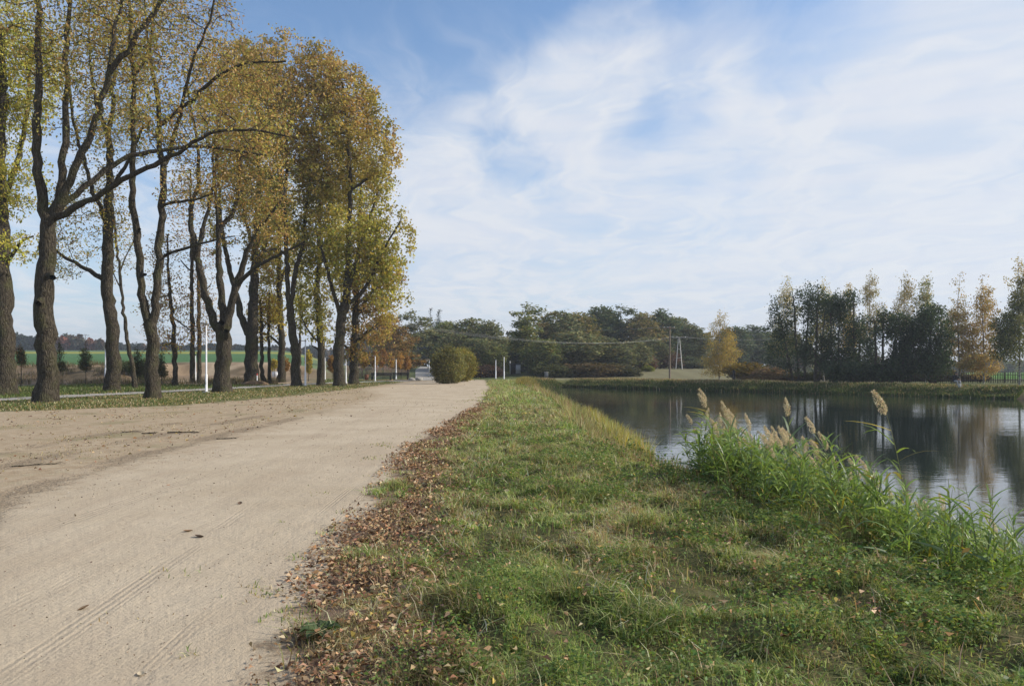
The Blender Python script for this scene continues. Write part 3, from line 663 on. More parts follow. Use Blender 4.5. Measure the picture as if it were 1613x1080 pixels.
hero(505, 607, 14, [(506, 575, 13), (506, 556, 15), (505, 535, 12), (503, 494, 11), (498, 456, 9), (503, 413, 8), (504, 350, 6), (506, 280, 5)],
     [(0, -1.5, [(500, 540, 4), (485, 520, 3), (475, 500, 2)]), (0, 1, [(503, 420, 5), (520, 390, 4), (530, 340, 3)]), (0, 1, [(506, 556, 5), (500, 548, 4), (492, 545, 2)])],
     [(505, 370, 50, 110), (488, 480, 32, 60), (515, 500, 20, 45)],
     'trunk with a swollen burr on its side standing in the grass past the lamp post', 19, leaves=(2, 7), pal=YG+OL[:1], leaf=(0.25, 0.16), fill=11, natt=900, fjit=0.27)
hero(535, 608, 21, [(533, 580, 19), (534, 545, 19), (536, 510, 20), (543, 485, 18), (546, 470, 14), (548, 436, 11), (550, 380, 9), (552, 300, 8), (548, 220, 6), (540, 130, 4)],
     [(0, -2, [(537, 500, 9), (528, 470, 7), (518, 430, 6), (505, 390, 4)]), (0, -1, [(545, 480, 9), (562, 470, 7), (580, 446, 6), (598, 410, 5), (612, 380, 4), (630, 350, 3)]), (0, 2, [(545, 475, 8), (556, 430, 7), (570, 380, 5), (590, 320, 4), (610, 260, 3)]),
      (0, 1, [(552, 300, 5), (580, 280, 4), (615, 275, 3)])],
     [(530, 210, 78, 115), (575, 230, 55, 75), (610, 262, 26, 40), (600, 385, 54, 70), (550, 380, 60, 100), (500, 120, 55, 55), (625, 400, 34, 55), (615, 465, 32, 28), (560, 150, 35, 50)],
     'stout trunk with pale base whose wide olive and brown crown overhangs the dirt road', 20, D=0.5, leaves=(2, 8), pal=YG+OL[:1], upcol=(BR+OL[:2],), leaf=(0.27, 0.17), fill=12, natt=2200, fjit=0.27)
hero(557, 605, 17, [(557, 580, 16), (558, 545, 14), (560, 500, 12), (562, 440, 9), (566, 370, 7), (568, 300, 5)],
     [(0, -1, [(558, 540, 6), (575, 525, 5), (592, 512, 3)]), (0, 1, [(558, 560, 5), (540, 540, 4), (528, 535, 3)]), (0, -1.5, [(560, 500, 7), (585, 460, 5), (605, 440, 3)])],
     [(575, 515, 46, 48), (555, 545, 32, 28), (590, 440, 48, 55), (565, 330, 60, 100), (540, 480, 40, 60), (605, 500, 24, 30)],
     'tree with rusty brown twigs and leaves hanging low over its trunk beside the black benches', 21, leaves=(2, 7), pal=BR+OL+OR[1:2], wts=(4, 4, 3, 2, 2, 2, 2, 1, 2), upcol=(YG+OL[:1],), leaf=(0.25, 0.16), trop=(0, 0, 0.02), fill=12, natt=1600, fjit=0.27)
# thinner trees behind the path
G2 = 'slim trees behind the paved path'
def slim(x, y, Yd, trunk, limbs, ells, label, seed, w0, **kw): hero(x, y, w0, trunk, limbs, ells, label, seed, Yd=Yd, group=G2, **kw)
slim(213, 612, 62, [(208, 570, 7), (200, 533, 6), (193, 470, 5), (190, 440, 5), (183, 385, 4), (180, 340, 3)], [(0, 1, [(194, 460, 3), (183, 440, 2), (176, 425, 2)]), (0, 1, [(188, 430, 3), (200, 400, 2), (210, 380, 2)])],
     [(190, 395, 30, 45), (178, 425, 15, 20)], 'thin pale leaning stem with few leaves beside the knotted trunk', 31, 8, natt=160, leaves=(2, 2), pal=OL, D=0.4, fill=2)
slim(275, 608, 70, [(275, 560, 8), (273, 520, 7), (268, 470, 6), (265, 420, 4), (264, 370, 3)], [(0, 1, [(273, 540, 3), (250, 545, 2), (228, 550, 2)]), (0, -1, [(272, 500, 3), (300, 520, 2)]), (0, -1, [(268, 465, 3), (240, 470, 2)])],
     [(265, 500, 46, 60), (265, 420, 32, 60), (290, 535, 26, 26)], 'slender young tree with sparse orange and brown leaves behind the forked grey tree', 32, 9, leaves=(2, 3), pal=OR+BR+YE[:1], leaf=(0.2, 0.12), fill=5, natt=520)
slim(303, 604, 82, [(303, 540, 8), (302, 470, 7), (302, 400, 6), (301, 330, 4), (300, 270, 3)], [(0, -1, [(302, 430, 3), (285, 410, 2)])],
     [(300, 330, 35, 80), (310, 470, 30, 60), (320, 530, 28, 24)], 'dark pole-like tree, the twin farther from the white lamp post', 33, 9, natt=330, leaves=(2, 3), pal=OR[1:]+BR, leaf=(0.2, 0.12), fill=4)
slim(314, 603, 85, [(314, 540, 8), (313, 480, 6), (312, 420, 5), (316, 360, 3)], [(0, 1, [(313, 470, 3), (330, 450, 2)])],
     [(322, 420, 32, 70), (330, 500, 24, 40)], 'dark thin trunk closest to the white lamp post, standing beside its taller twin', 34, 8, natt=300, leaves=(2, 3), pal=BR+OR[1:], leaf=(0.2, 0.12), fill=4)
slim(417, 605, 78, [(411, 580, 7), (413, 550, 6), (412, 510, 5), (410, 470, 3)], [(0, 1, [(412, 520, 2), (425, 500, 2)])], [(413, 500, 26, 42)],
     'small crooked tree of the leaning pair, its bent foot close to the earth mound', 35, 8, natt=200, leaves=(2, 6), pal=OR[1:]+YE, leaf=(0.2, 0.12), fill=9)
slim(426, 605, 79, [(424, 580, 6), (424, 540, 5), (422, 500, 4), (425, 460, 3)], [(0, 1, [(423, 510, 2), (435, 490, 2)])], [(428, 490, 22, 36)],
     'small upright tree of the leaning pair, nearer to the slim yellow tree', 36, 6, natt=160, leaves=(2, 6), pal=YE+OL[:1], leaf=(0.2, 0.12), fill=9)
slim(471, 600, 98, [(472, 560, 5), (473, 520, 4), (474, 470, 3)], [], [(474, 480, 20, 50), (480, 430, 20, 30)], 'far slender pale stemmed tree glimpsed behind the dark leaning trunk', 37, 6, natt=160, leaves=(2, 6), pal=YG, leaf=(0.25, 0.15), fill=9)

# ------------------------------------------------------------------ trees of the wood, built once per kind and copied
DG = [(0.150, 0.172, 0.085), (0.205, 0.208, 0.100), (0.095, 0.125, 0.072), (0.245, 0.222, 0.115)]
def variant(name, seed, H, Rw, kind='broad'):
    rng = np.random.default_rng(seed)
    if kind == 'broad':
        T = [(0, 0, 0, H*0.012), (rng.normal(0, .2), rng.normal(0, .2), H*0.3, H*0.009), (rng.normal(0, .3), rng.normal(0, .3), H*0.72, H*0.003)]
        E = [(0, 0, H*0.55, Rw*0.75, Rw*0.75, H*0.44)]
        for i in range(6):
            a = i*1.05+rng.uniform(0, 0.8); q = Rw*rng.uniform(0.45, 0.68); s = Rw*rng.uniform(0.28, 0.44)
            E.append((math.cos(a)*q, math.sin(a)*q, H*rng.uniform(0.22, 0.74), s, s, s*1.7))
        E.append((rng.normal(0, .4), 0, H*0.87, Rw*0.36, Rw*0.36, H*0.13))
        return grow_tree(seed, [T], E, natt=620, D=0.8, dk=1.2, tip=0.014, leaves=(2, 6), twig=0.9, leaf=(0.50, 0.32), clump=False, fill=11, fjit=0.42, pal=DG, leaf_r=0.10, jit=0.35)
    if kind == 'layered':                          # tall open crown with flat tiers and gaps
        T = [(0, 0, 0, H*0.011), (0.2, 0, H*0.5, H*0.007), (0, 0, H*0.93, H*0.001)]
        E = []
        for i in range(11):
            a = rng.uniform(0, 6.28); q = Rw*rng.uniform(0.2, 0.7); s = Rw*rng.uniform(0.3, 0.42); z = H*(0.28+0.068*i)
            f = 1.0-0.5*max(0, (z/H-0.6)/0.4); E.append((math.cos(a)*q*f, math.sin(a)*q*f, z, s*f, s*f, H*0.045))
        return grow_tree(seed, [T], E, natt=560, D=0.7, dk=1.1, tip=0.013, leaves=(2, 6), twig=0.8, fill=11, fjit=0.36, leaf=(0.45, 0.28), pal=DG, leaf_r=0.09, jit=0.3)
    if kind == 'spruce':
        T = [(0, 0, 0, H*0.011), (0, 0, H*0.98, 0.02)]
        E = [(0, 0, H*(0.1+0.075*i), Rw*(1-0.08*i)+0.1, Rw*(1-0.08*i)+0.1, H*0.05) for i in range(12)]
        return grow_tree(seed, [T], E, natt=700, D=0.6, dk=0.8, tip=0.013, leaves=(2, 4), fill=9, fjit=0.28, twig=0.6, leaf=(0.42, 0.16), pal=[(0.035, 0.05, 0.035), (0.045, 0.06, 0.04)], leaf_r=0.07, jit=0.2, droop=0.6, trop=(0, 0, -0.12))
    if kind == 'bush':
        L = [[(0, 0, 0, 0.05), (0, 0, H*0.3, 0.03)]]
        for i in range(7):
            a = i*0.9; L.append([(0, 0, 0, 0.04), (math.cos(a)*Rw*0.35, math.sin(a)*Rw*0.35, H*0.45, 0.02)])
        E = [(0, 0, H*0.45, Rw*0.8, Rw*0.8, H*0.42)]+[(math.cos(a)*Rw*0.55, math.sin(a)*Rw*0.55, H*rng.uniform(0.25, 0.55), Rw*0.42, Rw*0.42, H*0.3) for a in rng.uniform(0, 6.28, 5)]
        return grow_tree(seed, L, E, natt=420, D=0.3, dk=0.5, tip=0.008, leaves=(2, 5), fill=9, fjit=0.18, clump=False, lowest=0.08, twig=0.4, leaf=(0.26, 0.15), pal=[(0.5, 0.5, 0.5), (0.62, 0.6, 0.5), (0.38, 0.42, 0.4)], leaf_r=0.05, jit=0.15, kmax=5)

VAR = {}
def proto(key, *a):
    wdm, cr = variant(key, *a); VAR[key] = (wdm, cr, a[1], max(np.percentile(np.abs(cr[0][:, 0]), 97), 0.5), cr[0][:, 2].max())
for i in range(5): proto('broad%d' % i, 60+i, 16.0, 4.6)
for i in range(2): proto('layer%d' % i, 70+i, 18.0, 4.6, 'layered')
proto('spruce0', 80, 18.0, 3.2, 'spruce')
for i in range(3): proto('bush%d' % i, 90+i, 3.0, 2.2, 'bush')
FIRST = {}
def place(key, x, ytop, hw, Y, label, tint=(1, 1, 1), name='tree', cat='tree', group=None, rz=0.0, leafm='forest', bark='bark_far', sink=0.1):
    """Stand a tree of one kind at depth Y so that its crown reaches photo row ytop and spreads hw photo pixels each side."""
    wdm, cr, H, Rw, Hc = VAR[key]
    X = (x-CX)/F*Y; z = z1(X, Y)-sink; top = EYE-(ytop-H0)/F*Y
    s = (hw/F*Y/Rw, hw/F*Y/Rw, (top-z)/Hc); loc = (X, Y, z)
    if (key, name) not in FIRST:
        o = thing(name, loc, label, cat, group, rz); o.scale = s
        mk('trunk' if cat == 'tree' else 'stems', wdm[0], wdm[1], None, M[bark], o, smooth=True)
        mk('crown' if cat == 'tree' else 'foliage', cr[0], cr[1], None, M[leafm], o, col=cr[2])
        FIRST[(key, name)] = o
        for c in o.children: c.color = (*tint, 1)
        return o
    return dup(FIRST[(key, name)], loc, rz, s, label, group, (*tint, 1))

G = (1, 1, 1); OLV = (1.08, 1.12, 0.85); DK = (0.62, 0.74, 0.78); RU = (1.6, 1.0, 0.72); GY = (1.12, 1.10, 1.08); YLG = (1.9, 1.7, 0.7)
WOOD_A, WOOD_B = 'trees of the wood along the rising lane', 'trees of the wood across the pond'
rf = random.Random(5)
wood_trees = [
    ('broad0', 612, 492, 30, 150, 'rust tinted tree where the wood meets the big roadside crowns', RU, WOOD_A),
    ('layer0', 648, 486, 34, 160, 'grey brown thinning tree behind the far lane, next to the twin spruce tops', GY, WOOD_A),
    ('spruce0', 678, 484, 17, 245, 'dark spruce whose pointed top stands out above the thinning grey brown tree', G, WOOD_A),
    ('spruce0', 692, 486, 15, 250, 'second dark spruce top, just beside the taller spruce', G, WOOD_A),
    ('spruce0', 690, 489, 16, 175, 'lone spruce tip poking out above the olive trees over the big round bush', G, WOOD_A),
    ('broad1', 706, 504, 32, 165, 'olive brown tree just lane-side of the round bush, farther into the wood', OLV, WOOD_A),
    ('broad2', 716, 522, 30, 142, 'grey olive tree straight behind the crown of the round bush', GY, WOOD_A),
    ('layer1', 643, 530, 24, 122, 'pale stemmed tree with a forked trunk beside the lane', RU, WOOD_A),
    ('broad3', 740, 499, 30, 150, 'dark green tree rising between the round bush and the sky gap', G, WOOD_A),
    ('broad4', 772, 503, 26, 140, 'dark green tree with an upright edge at the sky gap in the wood', G, WOOD_A),
    ('broad0', 752, 530, 30, 128, 'lower green tree at the foot of the wood behind the round bush', G, WOOD_A),
    ('broad1', 780, 545, 18, 126, 'olive tree standing behind the two white posts', OLV, WOOD_A),
    ('layer0', 832, 475, 36, 135, 'tall open tree with flat tiers of branches, first beyond the sky gap', OLV, WOOD_B),
    ('broad2', 822, 520, 26, 145, 'dark tree shading the small white shed', DK, WOOD_B),
    ('layer1', 858, 489, 26, 150, 'brownish open tree beside the tall tiered tree', (1.35, 1.08, 0.85), WOOD_B),
    ('broad3', 884, 488, 34, 150, 'round topped dark tree behind the wire, next to the brownish open tree', G, WOOD_B),
    ('broad4', 912, 490, 34, 160, 'lighter olive brown round tree in the middle of the wood', (1.3, 1.08, 0.78), WOOD_B),
    ('broad0', 950, 479, 36, 170, 'tallest dark tree at the top of the middle of the wood', DK, WOOD_B),
    ('layer0', 978, 478, 32, 165, 'dark tiered tree beside the tallest dark tree of the wood', DK, WOOD_B),
    ('broad1', 1012, 490, 30, 165, 'grey brown tree between the tiered tree and the pole', (1.22, 1.04, 0.9), WOOD_B),
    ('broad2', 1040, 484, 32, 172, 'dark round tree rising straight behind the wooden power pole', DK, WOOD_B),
    ('broad3', 1066, 497, 28, 180, 'green tree above the concrete A-frame pole', G, WOOD_B),
    ('broad4', 1090, 508, 28, 175, 'last green tree of the wood, half behind the yellow birch', G, WOOD_B),
    ('broad0', 858, 532, 34, 128, 'pale olive pointed tree standing out in front at the pond edge', OLV, WOOD_B),
    ('broad1', 905, 520, 40, 132, 'broad grey green tree in the front row of the wood', GY, WOOD_B),
    ('broad2', 955, 528, 38, 136, 'broad green tree in the front row beside the grey green one', G, WOOD_B),
    ('broad3', 990, 536, 34, 142, 'front row tree before the dark red shrubs', GY, WOOD_B),
    ('broad4', 1022, 530, 30, 155, 'green tree behind the dark red shrubs', G, WOOD_B),
    ('layer1', 1080, 540, 26, 168, 'green tree behind the concrete A-frame pole', DK, WOOD_B),
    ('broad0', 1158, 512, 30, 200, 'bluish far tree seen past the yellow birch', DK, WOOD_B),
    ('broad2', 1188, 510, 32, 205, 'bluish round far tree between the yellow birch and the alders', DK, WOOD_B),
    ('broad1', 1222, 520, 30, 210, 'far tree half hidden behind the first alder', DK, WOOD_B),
]
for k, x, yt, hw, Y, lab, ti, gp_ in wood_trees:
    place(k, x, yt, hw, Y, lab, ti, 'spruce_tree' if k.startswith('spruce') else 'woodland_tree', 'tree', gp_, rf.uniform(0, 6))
SH = 'shrubs at the foot of the wood'
for k, x, yt, hw, Y, lab, ti in [
    ('bush0', 1006, 552, 24, 150, 'dark red shrub at the foot of the front row trees', (0.28, 0.16, 0.13)), ('bush1', 1040, 545, 28, 158, 'dark red shrub right behind the wooden power pole', (0.24, 0.15, 0.12)),
    ('bush2', 1018, 574, 11, 140, 'small bright yellow green shrub on the grassy rise', (0.42, 0.46, 0.08)), ('bush0', 870, 572, 30, 122, 'low dull green shrub in the reeds near the grey box', (0.16, 0.17, 0.08)),
    ('bush1', 930, 568, 38, 124, 'low brown shrub at the pond edge before the front row trees', (0.26, 0.19, 0.10)), ('bush2', 975, 572, 30, 126, 'low grey green shrub before the broad green tree', (0.2, 0.2, 0.12)),
    ('bush0', 765, 572, 26, 122, 'low dark shrub with reddish leaves at the foot of the wood behind the white posts', (0.18, 0.11, 0.09)), ('bush1', 1085, 566, 30, 160, 'grey green shrub at the foot of the A-frame pole', (0.2, 0.21, 0.13)),
    ('bush2', 1178, 568, 34, 108, 'yellow brown shrub next to the yellow birch', (0.42, 0.30, 0.07)), ('bush0', 1212, 576, 32, 104, 'pinkish brown thicket between the yellow shrub and the alders', (0.36, 0.24, 0.14)),
    ('bush1', 1195, 590, 30, 97, 'low brown thicket at the waterside under the yellow shrub', (0.3, 0.2, 0.11)), ('bush2', 835, 570, 30, 140, 'dark shrub around the white shed', (0.08, 0.10, 0.07))]:
    place(k, x, yt, hw, Y, lab, ti, 'woodland_shrub', 'shrub', SH, rf.uniform(0, 6))
for i, (k, x, yt, hw, Y, lab, ti) in enumerate([('bush0', 1270, 584, 26, 100, 'low dark thicket behind the first alders', (0.12, 0.13, 0.07)), ('bush1', 1312, 580, 28, 101, 'dark thicket behind the alder with see-through gaps', (0.11, 0.12, 0.07)),
    ('bush2', 1356, 582, 28, 99, 'dark thicket behind the dense middle alders', (0.12, 0.12, 0.07)), ('bush0', 1402, 580, 30, 98, 'dark brown thicket behind the broad low alder', (0.15, 0.12, 0.07)), ('bush1', 1446, 583, 28, 97, 'dark thicket behind the slanting alder stem', (0.11, 0.12, 0.06)),
    ('bush2', 1488, 580, 26, 97, 'greenish brown thicket behind the angler', (0.19, 0.16, 0.07)), ('bush1', 1530, 588, 24, 96, 'low reddish brown thicket behind the old slat fence', (0.22, 0.15, 0.09)), ('bush0', 1236, 588, 22, 98, 'low brown thicket under the outermost alder', (0.22, 0.16, 0.09))]):
    place(k, x, yt, hw, Y, lab, ti, 'woodland_shrub', 'shrub', 'thickets under the alders', i*1.3)
place('bush2', 196, 566, 14, 84, 'dull green rounded bush behind the knotted trunk on the earth bank', (0.22, 0.26, 0.14), 'bank_shrub', 'shrub', 'bushes on the earth bank')
place('bush2', 226, 562, 15, 86, 'dull green bush showing beside the forked grey trunk on the earth bank', (0.22, 0.27, 0.13), 'bank_shrub', 'shrub', 'bushes on the earth bank', 2.0)

# the big round bush at the road's end: a green front bush and a yellow one behind it
def bush(x, y, H, Rw, pal, label, seed):
    Y = EYE*F/(y-H0); b = px(x, y, Y); b[2] = z1(b[0], b[1])-0.03; rng = np.random.default_rng(seed)
    L = [[(0, 0, 0, 0.05), (0, 0, H*0.4, 0.03)]]
    for i in range(16):
        a = rng.uniform(0, 6.28); q = Rw*rng.uniform(0.2, 0.6); L.append([(0, 0, 0, 0.04), (math.cos(a)*q*0.5, math.sin(a)*q*0.5, H*0.3, 0.03), (math.cos(a)*q, math.sin(a)*q, H*rng.uniform(0.55, 0.8), 0.012)])
    E = [(0, 0, H*0.50, Rw*0.92, Rw*0.92, H*0.46), (0, 0, H*0.20, Rw*0.74, Rw*0.74, H*0.2), (0, 0, H*0.07, Rw*0.52, Rw*0.52, H*0.1), (Rw*0.5, 0.3, H*0.66, Rw*0.35, Rw*0.4, H*0.2), (-Rw*0.5, -0.3, H*0.62, Rw*0.33, Rw*0.4, H*0.2), (-Rw*0.3, 0, H*0.33, Rw*0.66, Rw*0.6, H*0.33), (Rw*0.4, 0, H*0.42, Rw*0.55, Rw*0.5, H*0.4), (0.2, 0, H*0.82, Rw*0.5, Rw*0.5, H*0.17)]
    wdm, cr = grow_tree(seed, L, E, natt=2300, D=0.24, dk=0.32, tip=0.006, clump=False, lowest=0.05, fill=7, fjit=0.12, leaves=(3, 3), twig=0.75, leaf=(0.22, 0.065), pal=pal, jit=0.07, kmax=6, leaf_r=0.03, trop=(0, 0, 0.25))
    o = thing('willow_bush', b, label, 'bush', 'round bushes at the end of the dirt road'); mk('stems', wdm[0], wdm[1], None, M['bark'], o, smooth=True); mk('foliage', cr[0], cr[1], None, M['leaf'], o, col=cr[2])
bush(706, 604, 3.9, 1.95, [(0.20, 0.205, 0.065), (0.26, 0.24, 0.075), (0.15, 0.16, 0.055), (0.30, 0.26, 0.09)], 'big round olive green bush standing on the dirt road', 101)
bush(727, 601, 4.1, 1.95, [(0.36, 0.31, 0.06), (0.28, 0.27, 0.055), (0.42, 0.32, 0.07), (0.22, 0.23, 0.05)], 'yellower round bush pressed against the back of the olive green one', 102)

# alders, birches beyond the pond
AL = [(0.048, 0.076, 0.040), (0.064, 0.092, 0.044), (0.038, 0.058, 0.034)]
def alder(x, y, Yd, stems, ells, label, seed, natt=360, pal=AL, cat='tree', nm='alder_tree', lv=(2, 6)):
    b = px(x, y, Yd); b[2] = z1(b[0], b[1])-0.08; LS = []
    for i, (dx, lean, top, wp) in enumerate(stems):
        LS.append([((dx)/F*Yd, 0.3*math.sin(i*2.1), 0, wp/2/F*Yd), ((dx+lean*0.5)/F*Yd, 0.5*math.sin(i*1.7), (y-top)/F*Yd*0.5, wp/2.4/F*Yd), ((dx+lean)/F*Yd, 0.8*math.sin(i*2.7), (y-top)/F*Yd, wp/5/F*Yd)])
    LS[0][0] = (LS[0][0][0], 0, 0, LS[0][0][3]); natt = int(natt*2.1)
    E = []
    for e in ells:
        rx, rz = e[2]/F*Yd, e[3]/F*Yd; E.append(((e[0]-x)/F*Yd, 0, (y-e[1])/F*Yd, rx, max(1.3, rx*0.95), rz))
    wdm, cr = grow_tree(seed, LS, E, natt=natt, D=0.40, dk=0.6, tip=0.007, leaves=lv, twig=0.5, fill=13, fjit=0.30, leaf=(0.20, 0.14), pal=pal, jit=0.2, kmax=7, leaf_r=0.045)
    return tree_thing(nm, b, wdm, cr, label, cat, 'dark alders on the far bank', 'bark_far', 'leaf')
alder(1256, 606, 92, [(-6, -22, 500, 4), (4, -8, 470, 5), (10, 6, 480, 4)], [(1238, 500, 24, 48), (1222, 545, 20, 42), (1250, 560, 22, 36), (1260, 475, 20, 26)], 'first dark alder from the yellow birch, leaning out over the pond', 111, natt=420)
alder(1284, 606, 90, [(0, 4, 470, 5), (8, 10, 490, 4)], [(1284, 490, 22, 45), (1292, 550, 24, 42), (1272, 540, 18, 40)], 'dark dense alder with a tall top beside the outermost alder', 112, natt=420)
alder(1318, 607, 88, [(-6, -4, 480, 4), (4, 4, 470, 5)], [(1312, 520, 22, 55), (1328, 490, 18, 35), (1318, 575, 26, 24)], 'dark alder with see-through gaps around two thin stems', 113, natt=380)
alder(1345, 607, 87, [(0, 0, 480, 5), (8, 8, 500, 4)], [(1345, 500, 20, 38), (1352, 560, 26, 40)], 'dark alder just in front of the yellow topped birch', 114, natt=360)
alder(1392, 608, 84, [(-10, -4, 510, 5), (2, 0, 495, 5), (10, 6, 520, 4)], [(1376, 530, 24, 40), (1395, 520, 24, 34), (1388, 580, 30, 24)], 'broad low dark alder in the middle of the group', 115, natt=480)
alder(1430, 608, 82, [(-4, -8, 520, 5), (6, -6, 500, 4)], [(1422, 530, 24, 36), (1440, 555, 22, 36), (1418, 578, 22, 24)], 'dark alder with one stem slanting to the bank', 116, natt=400)
alder(1470, 609, 80, [(-4, 0, 500, 5), (8, 8, 510, 4), (16, 10, 540, 3)], [(1466, 515, 26, 34), (1488, 535, 16, 32), (1470, 570, 28, 30)], 'dark alder nearest to the seated angler', 117, natt=460)
alder(1350, 609, 84, [(0, 0, 575, 3), (6, 6, 580, 3), (-6, -6, 580, 3)], [(1350, 590, 26, 16), (1320, 592, 18, 13)], 'low dark bush at the foot of the alders', 118, natt=220, cat='bush', nm='alder_bush')
alder(1404, 610, 83, [(0, 0, 575, 3), (6, 6, 580, 3), (-6, -6, 580, 3)], [(1400, 592, 28, 15)], 'low dark bush under the broad low alder', 119, natt=200, cat='bush', nm='alder_bush')
BI = [(0.42, 0.28, 0.11), (0.36, 0.26, 0.11), (0.46, 0.32, 0.11), (0.32, 0.26, 0.10)]
BIP = [(0.44, 0.35, 0.17), (0.38, 0.32, 0.16), (0.34, 0.31, 0.13)]
BIG = [(0.20, 0.22, 0.085), (0.17, 0.19, 0.075), (0.27, 0.27, 0.10)]
def birch(x, y, Yd, top, hw, pal, label, seed, lowy=None, natt=420, leaves=(2, 4), up=None, bulge=None):
    b = px(x, y, Yd); b[2] = z1(b[0], b[1])-0.08; H = (y-top)/F*Yd; r = hw/F*Yd; lo = ((y-lowy)/F*Yd) if lowy else H*0.2; rng = np.random.default_rng(seed)
    T = [(0, 0, 0, H*0.0095), (rng.normal(0, .1), 0, H*0.4, H*0.006), (rng.normal(0, .12), 0, H*0.75, H*0.003), (rng.normal(0, .12), 0, H*0.96, 0.010)]
    E = []
    n = 8
    for i in range(n):
        f = i/(n-1); z = lo+(H-lo)*(0.08+0.86*f); w_ = r*(1-f)**0.62*(0.85 if i == 0 else 1)+0.18; q = rng.normal(0, 0.22, 2)*w_; E.append((q[0], q[1], z, w_*0.9, w_*0.9, (H-lo)*0.10))
    for e in (bulge or []): E.append(((e[0]-x)/F*Yd, rng.normal(0, .3), (y-e[1])/F*Yd, e[2]/F*Yd, e[2]/F*Yd, e[3]/F*Yd))
    wdm, cr = grow_tree(seed, [T], E, natt=int(natt*1.5), D=0.34, dk=0.42, tip=0.004, leaves=leaves, twig=0.6, fill=6+leaves[1], fjit=0.24, leaf=(0.19, 0.11), pal=pal, droop=1.1, jit=0.14, kmax=6, leaf_r=0.025, trop=(0, 0, 0.22), upcol=up)
    return tree_thing('birch_tree', b, wdm, cr, label, 'tree', 'birches on the far bank', 'birch', 'leaf')
birch(1133, 598, 112, 484, 35, [(0.36, 0.27, 0.07), (0.31, 0.26, 0.07), (0.42, 0.29, 0.075)], 'full yellow birch standing alone at the water between the wood and the alders', 120, lowy=590, natt=800, leaves=(2, 2), bulge=[(1118, 556, 13, 20), (1148, 560, 14, 18), (1122, 530, 9, 15), (1143, 528, 9, 15), (1128, 582, 14, 9), (1152, 540, 7, 11)])
birch(1240, 605, 98, 441, 26, BIG+BIP[:1], 'pale green birch behind the outermost alder', 121, lowy=560, up=(BIP,), leaves=(2, 5))
birch(1298, 605, 98, 441, 28, [(0.40, 0.33, 0.09), (0.34, 0.29, 0.09)], 'yellow topped birch above the dense alder', 122, lowy=560, leaves=(2, 6))
birch(1338, 605, 97, 445, 22, [(0.42, 0.32, 0.09), (0.36, 0.28, 0.09)], 'small golden birch top between the yellow topped birch and a pale one', 123, lowy=560, leaves=(2, 5))
birch(1371, 606, 95, 427, 24, BIP, 'pale pointed birch, the tallest above the alders', 124, lowy=540)
birch(1428, 607, 93, 433, 26, BIP+BI[1:2], 'pale brown birch behind the slanting alder', 125, lowy=540)
birch(1459, 607, 92, 436, 19, BIG+BIP[:1], 'narrow greenish birch next to the pale brown birch', 126, lowy=540)
birch(1512, 610, 84, 430, 31, BI+BIP, 'birch with a thin see-through crown and white trunk behind the angler', 127, lowy=585, natt=900)
birch(1549, 610, 83, 435, 30, BI, 'golden birch standing at the wooden fence', 128, lowy=596, natt=620, leaves=(2, 5), bulge=[(1534, 540, 10, 18), (1563, 560, 10, 16), (1540, 585, 12, 10)])
birch(1606, 613, 76, 404, 42, BIG+[(0.07, 0.095, 0.05)], 'large drooping green birch at the edge of the photo', 129, lowy=575, natt=800, leaves=(2, 5), bulge=[(1588, 468, 12, 13), (1580, 515, 13, 14), (1590, 545, 14, 14)], up=(BIP+BI[2:3],))

# young trees: small conifers on the bank, orange saplings by the benches
def sapling(x, ybase, Y, ytop, hw, lowf, pal, label, seed, name, cat, group, cone=True, leaf=(0.13, 0.05), natt=260, dr=0.2):
    X = (x-CX)/F*Y; z = z1(X, Y)-0.05; top = EYE-(ytop-H0)/F*Y; H = top-z; r = hw/F*Y
    E = []
    for i in range(7):
        f = i/6; ww = r*((1-f)*0.95+0.12) if cone else r*(0.55+0.45*math.sin(math.pi*min(1, f*0.9+0.1))); E.append((0, 0, H*(lowf+(0.94-lowf)*f), ww, ww, H*0.075))
    wdm, cr = grow_tree(seed, [[(0, 0, 0, 0.045), (0.04, 0, H*0.5, 0.03), (0, 0, H*0.97, 0.01)]], E, natt=int(natt*1.4), D=0.22, dk=0.30, tip=0.004, fill=9, fjit=0.11, leaves=(2, 4), twig=0.22, leaf=leaf, pal=pal, jit=0.06, kmax=6, leaf_r=0.025, droop=dr)
    o = thing(name, (X, Y, z), label, cat, group); mk('trunk', wdm[0], wdm[1], None, M['bark'], o, smooth=True); mk('crown', cr[0], cr[1], None, M['leaf'], o, col=cr[2])
CN = [(0.055, 0.072, 0.03), (0.075, 0.085, 0.03), (0.11, 0.085, 0.03)]
GS, GO = 'young conifers along the earth bank', 'orange saplings around the benches'
sapling(33, 603, 70, 540, 7, 0.42, CN+OR[2:], 'little rounded brown green tree between the two thickest trunks', 201, 'young_tree', 'tree', GS, cone=False)
sapling(94, 603, 72, 533, 9, 0.38, CN, 'young conifer half hidden behind the thick crooked trunk', 202, 'young_conifer', 'tree', GS)
sapling(135, 604, 74, 524, 10, 0.36, CN, 'slim young conifer with a bare leader, alone against the green field', 203, 'young_conifer', 'tree', GS)
sapling(216, 606, 72, 540, 13, 0.32, CN, 'young conifer beside the thin leaning stem', 204, 'young_conifer', 'tree', GS)
sapling(254, 606, 72, 548, 10, 0.30, CN, 'young conifer peeping out from behind the forked grey trunk', 205, 'young_conifer', 'tree', GS)
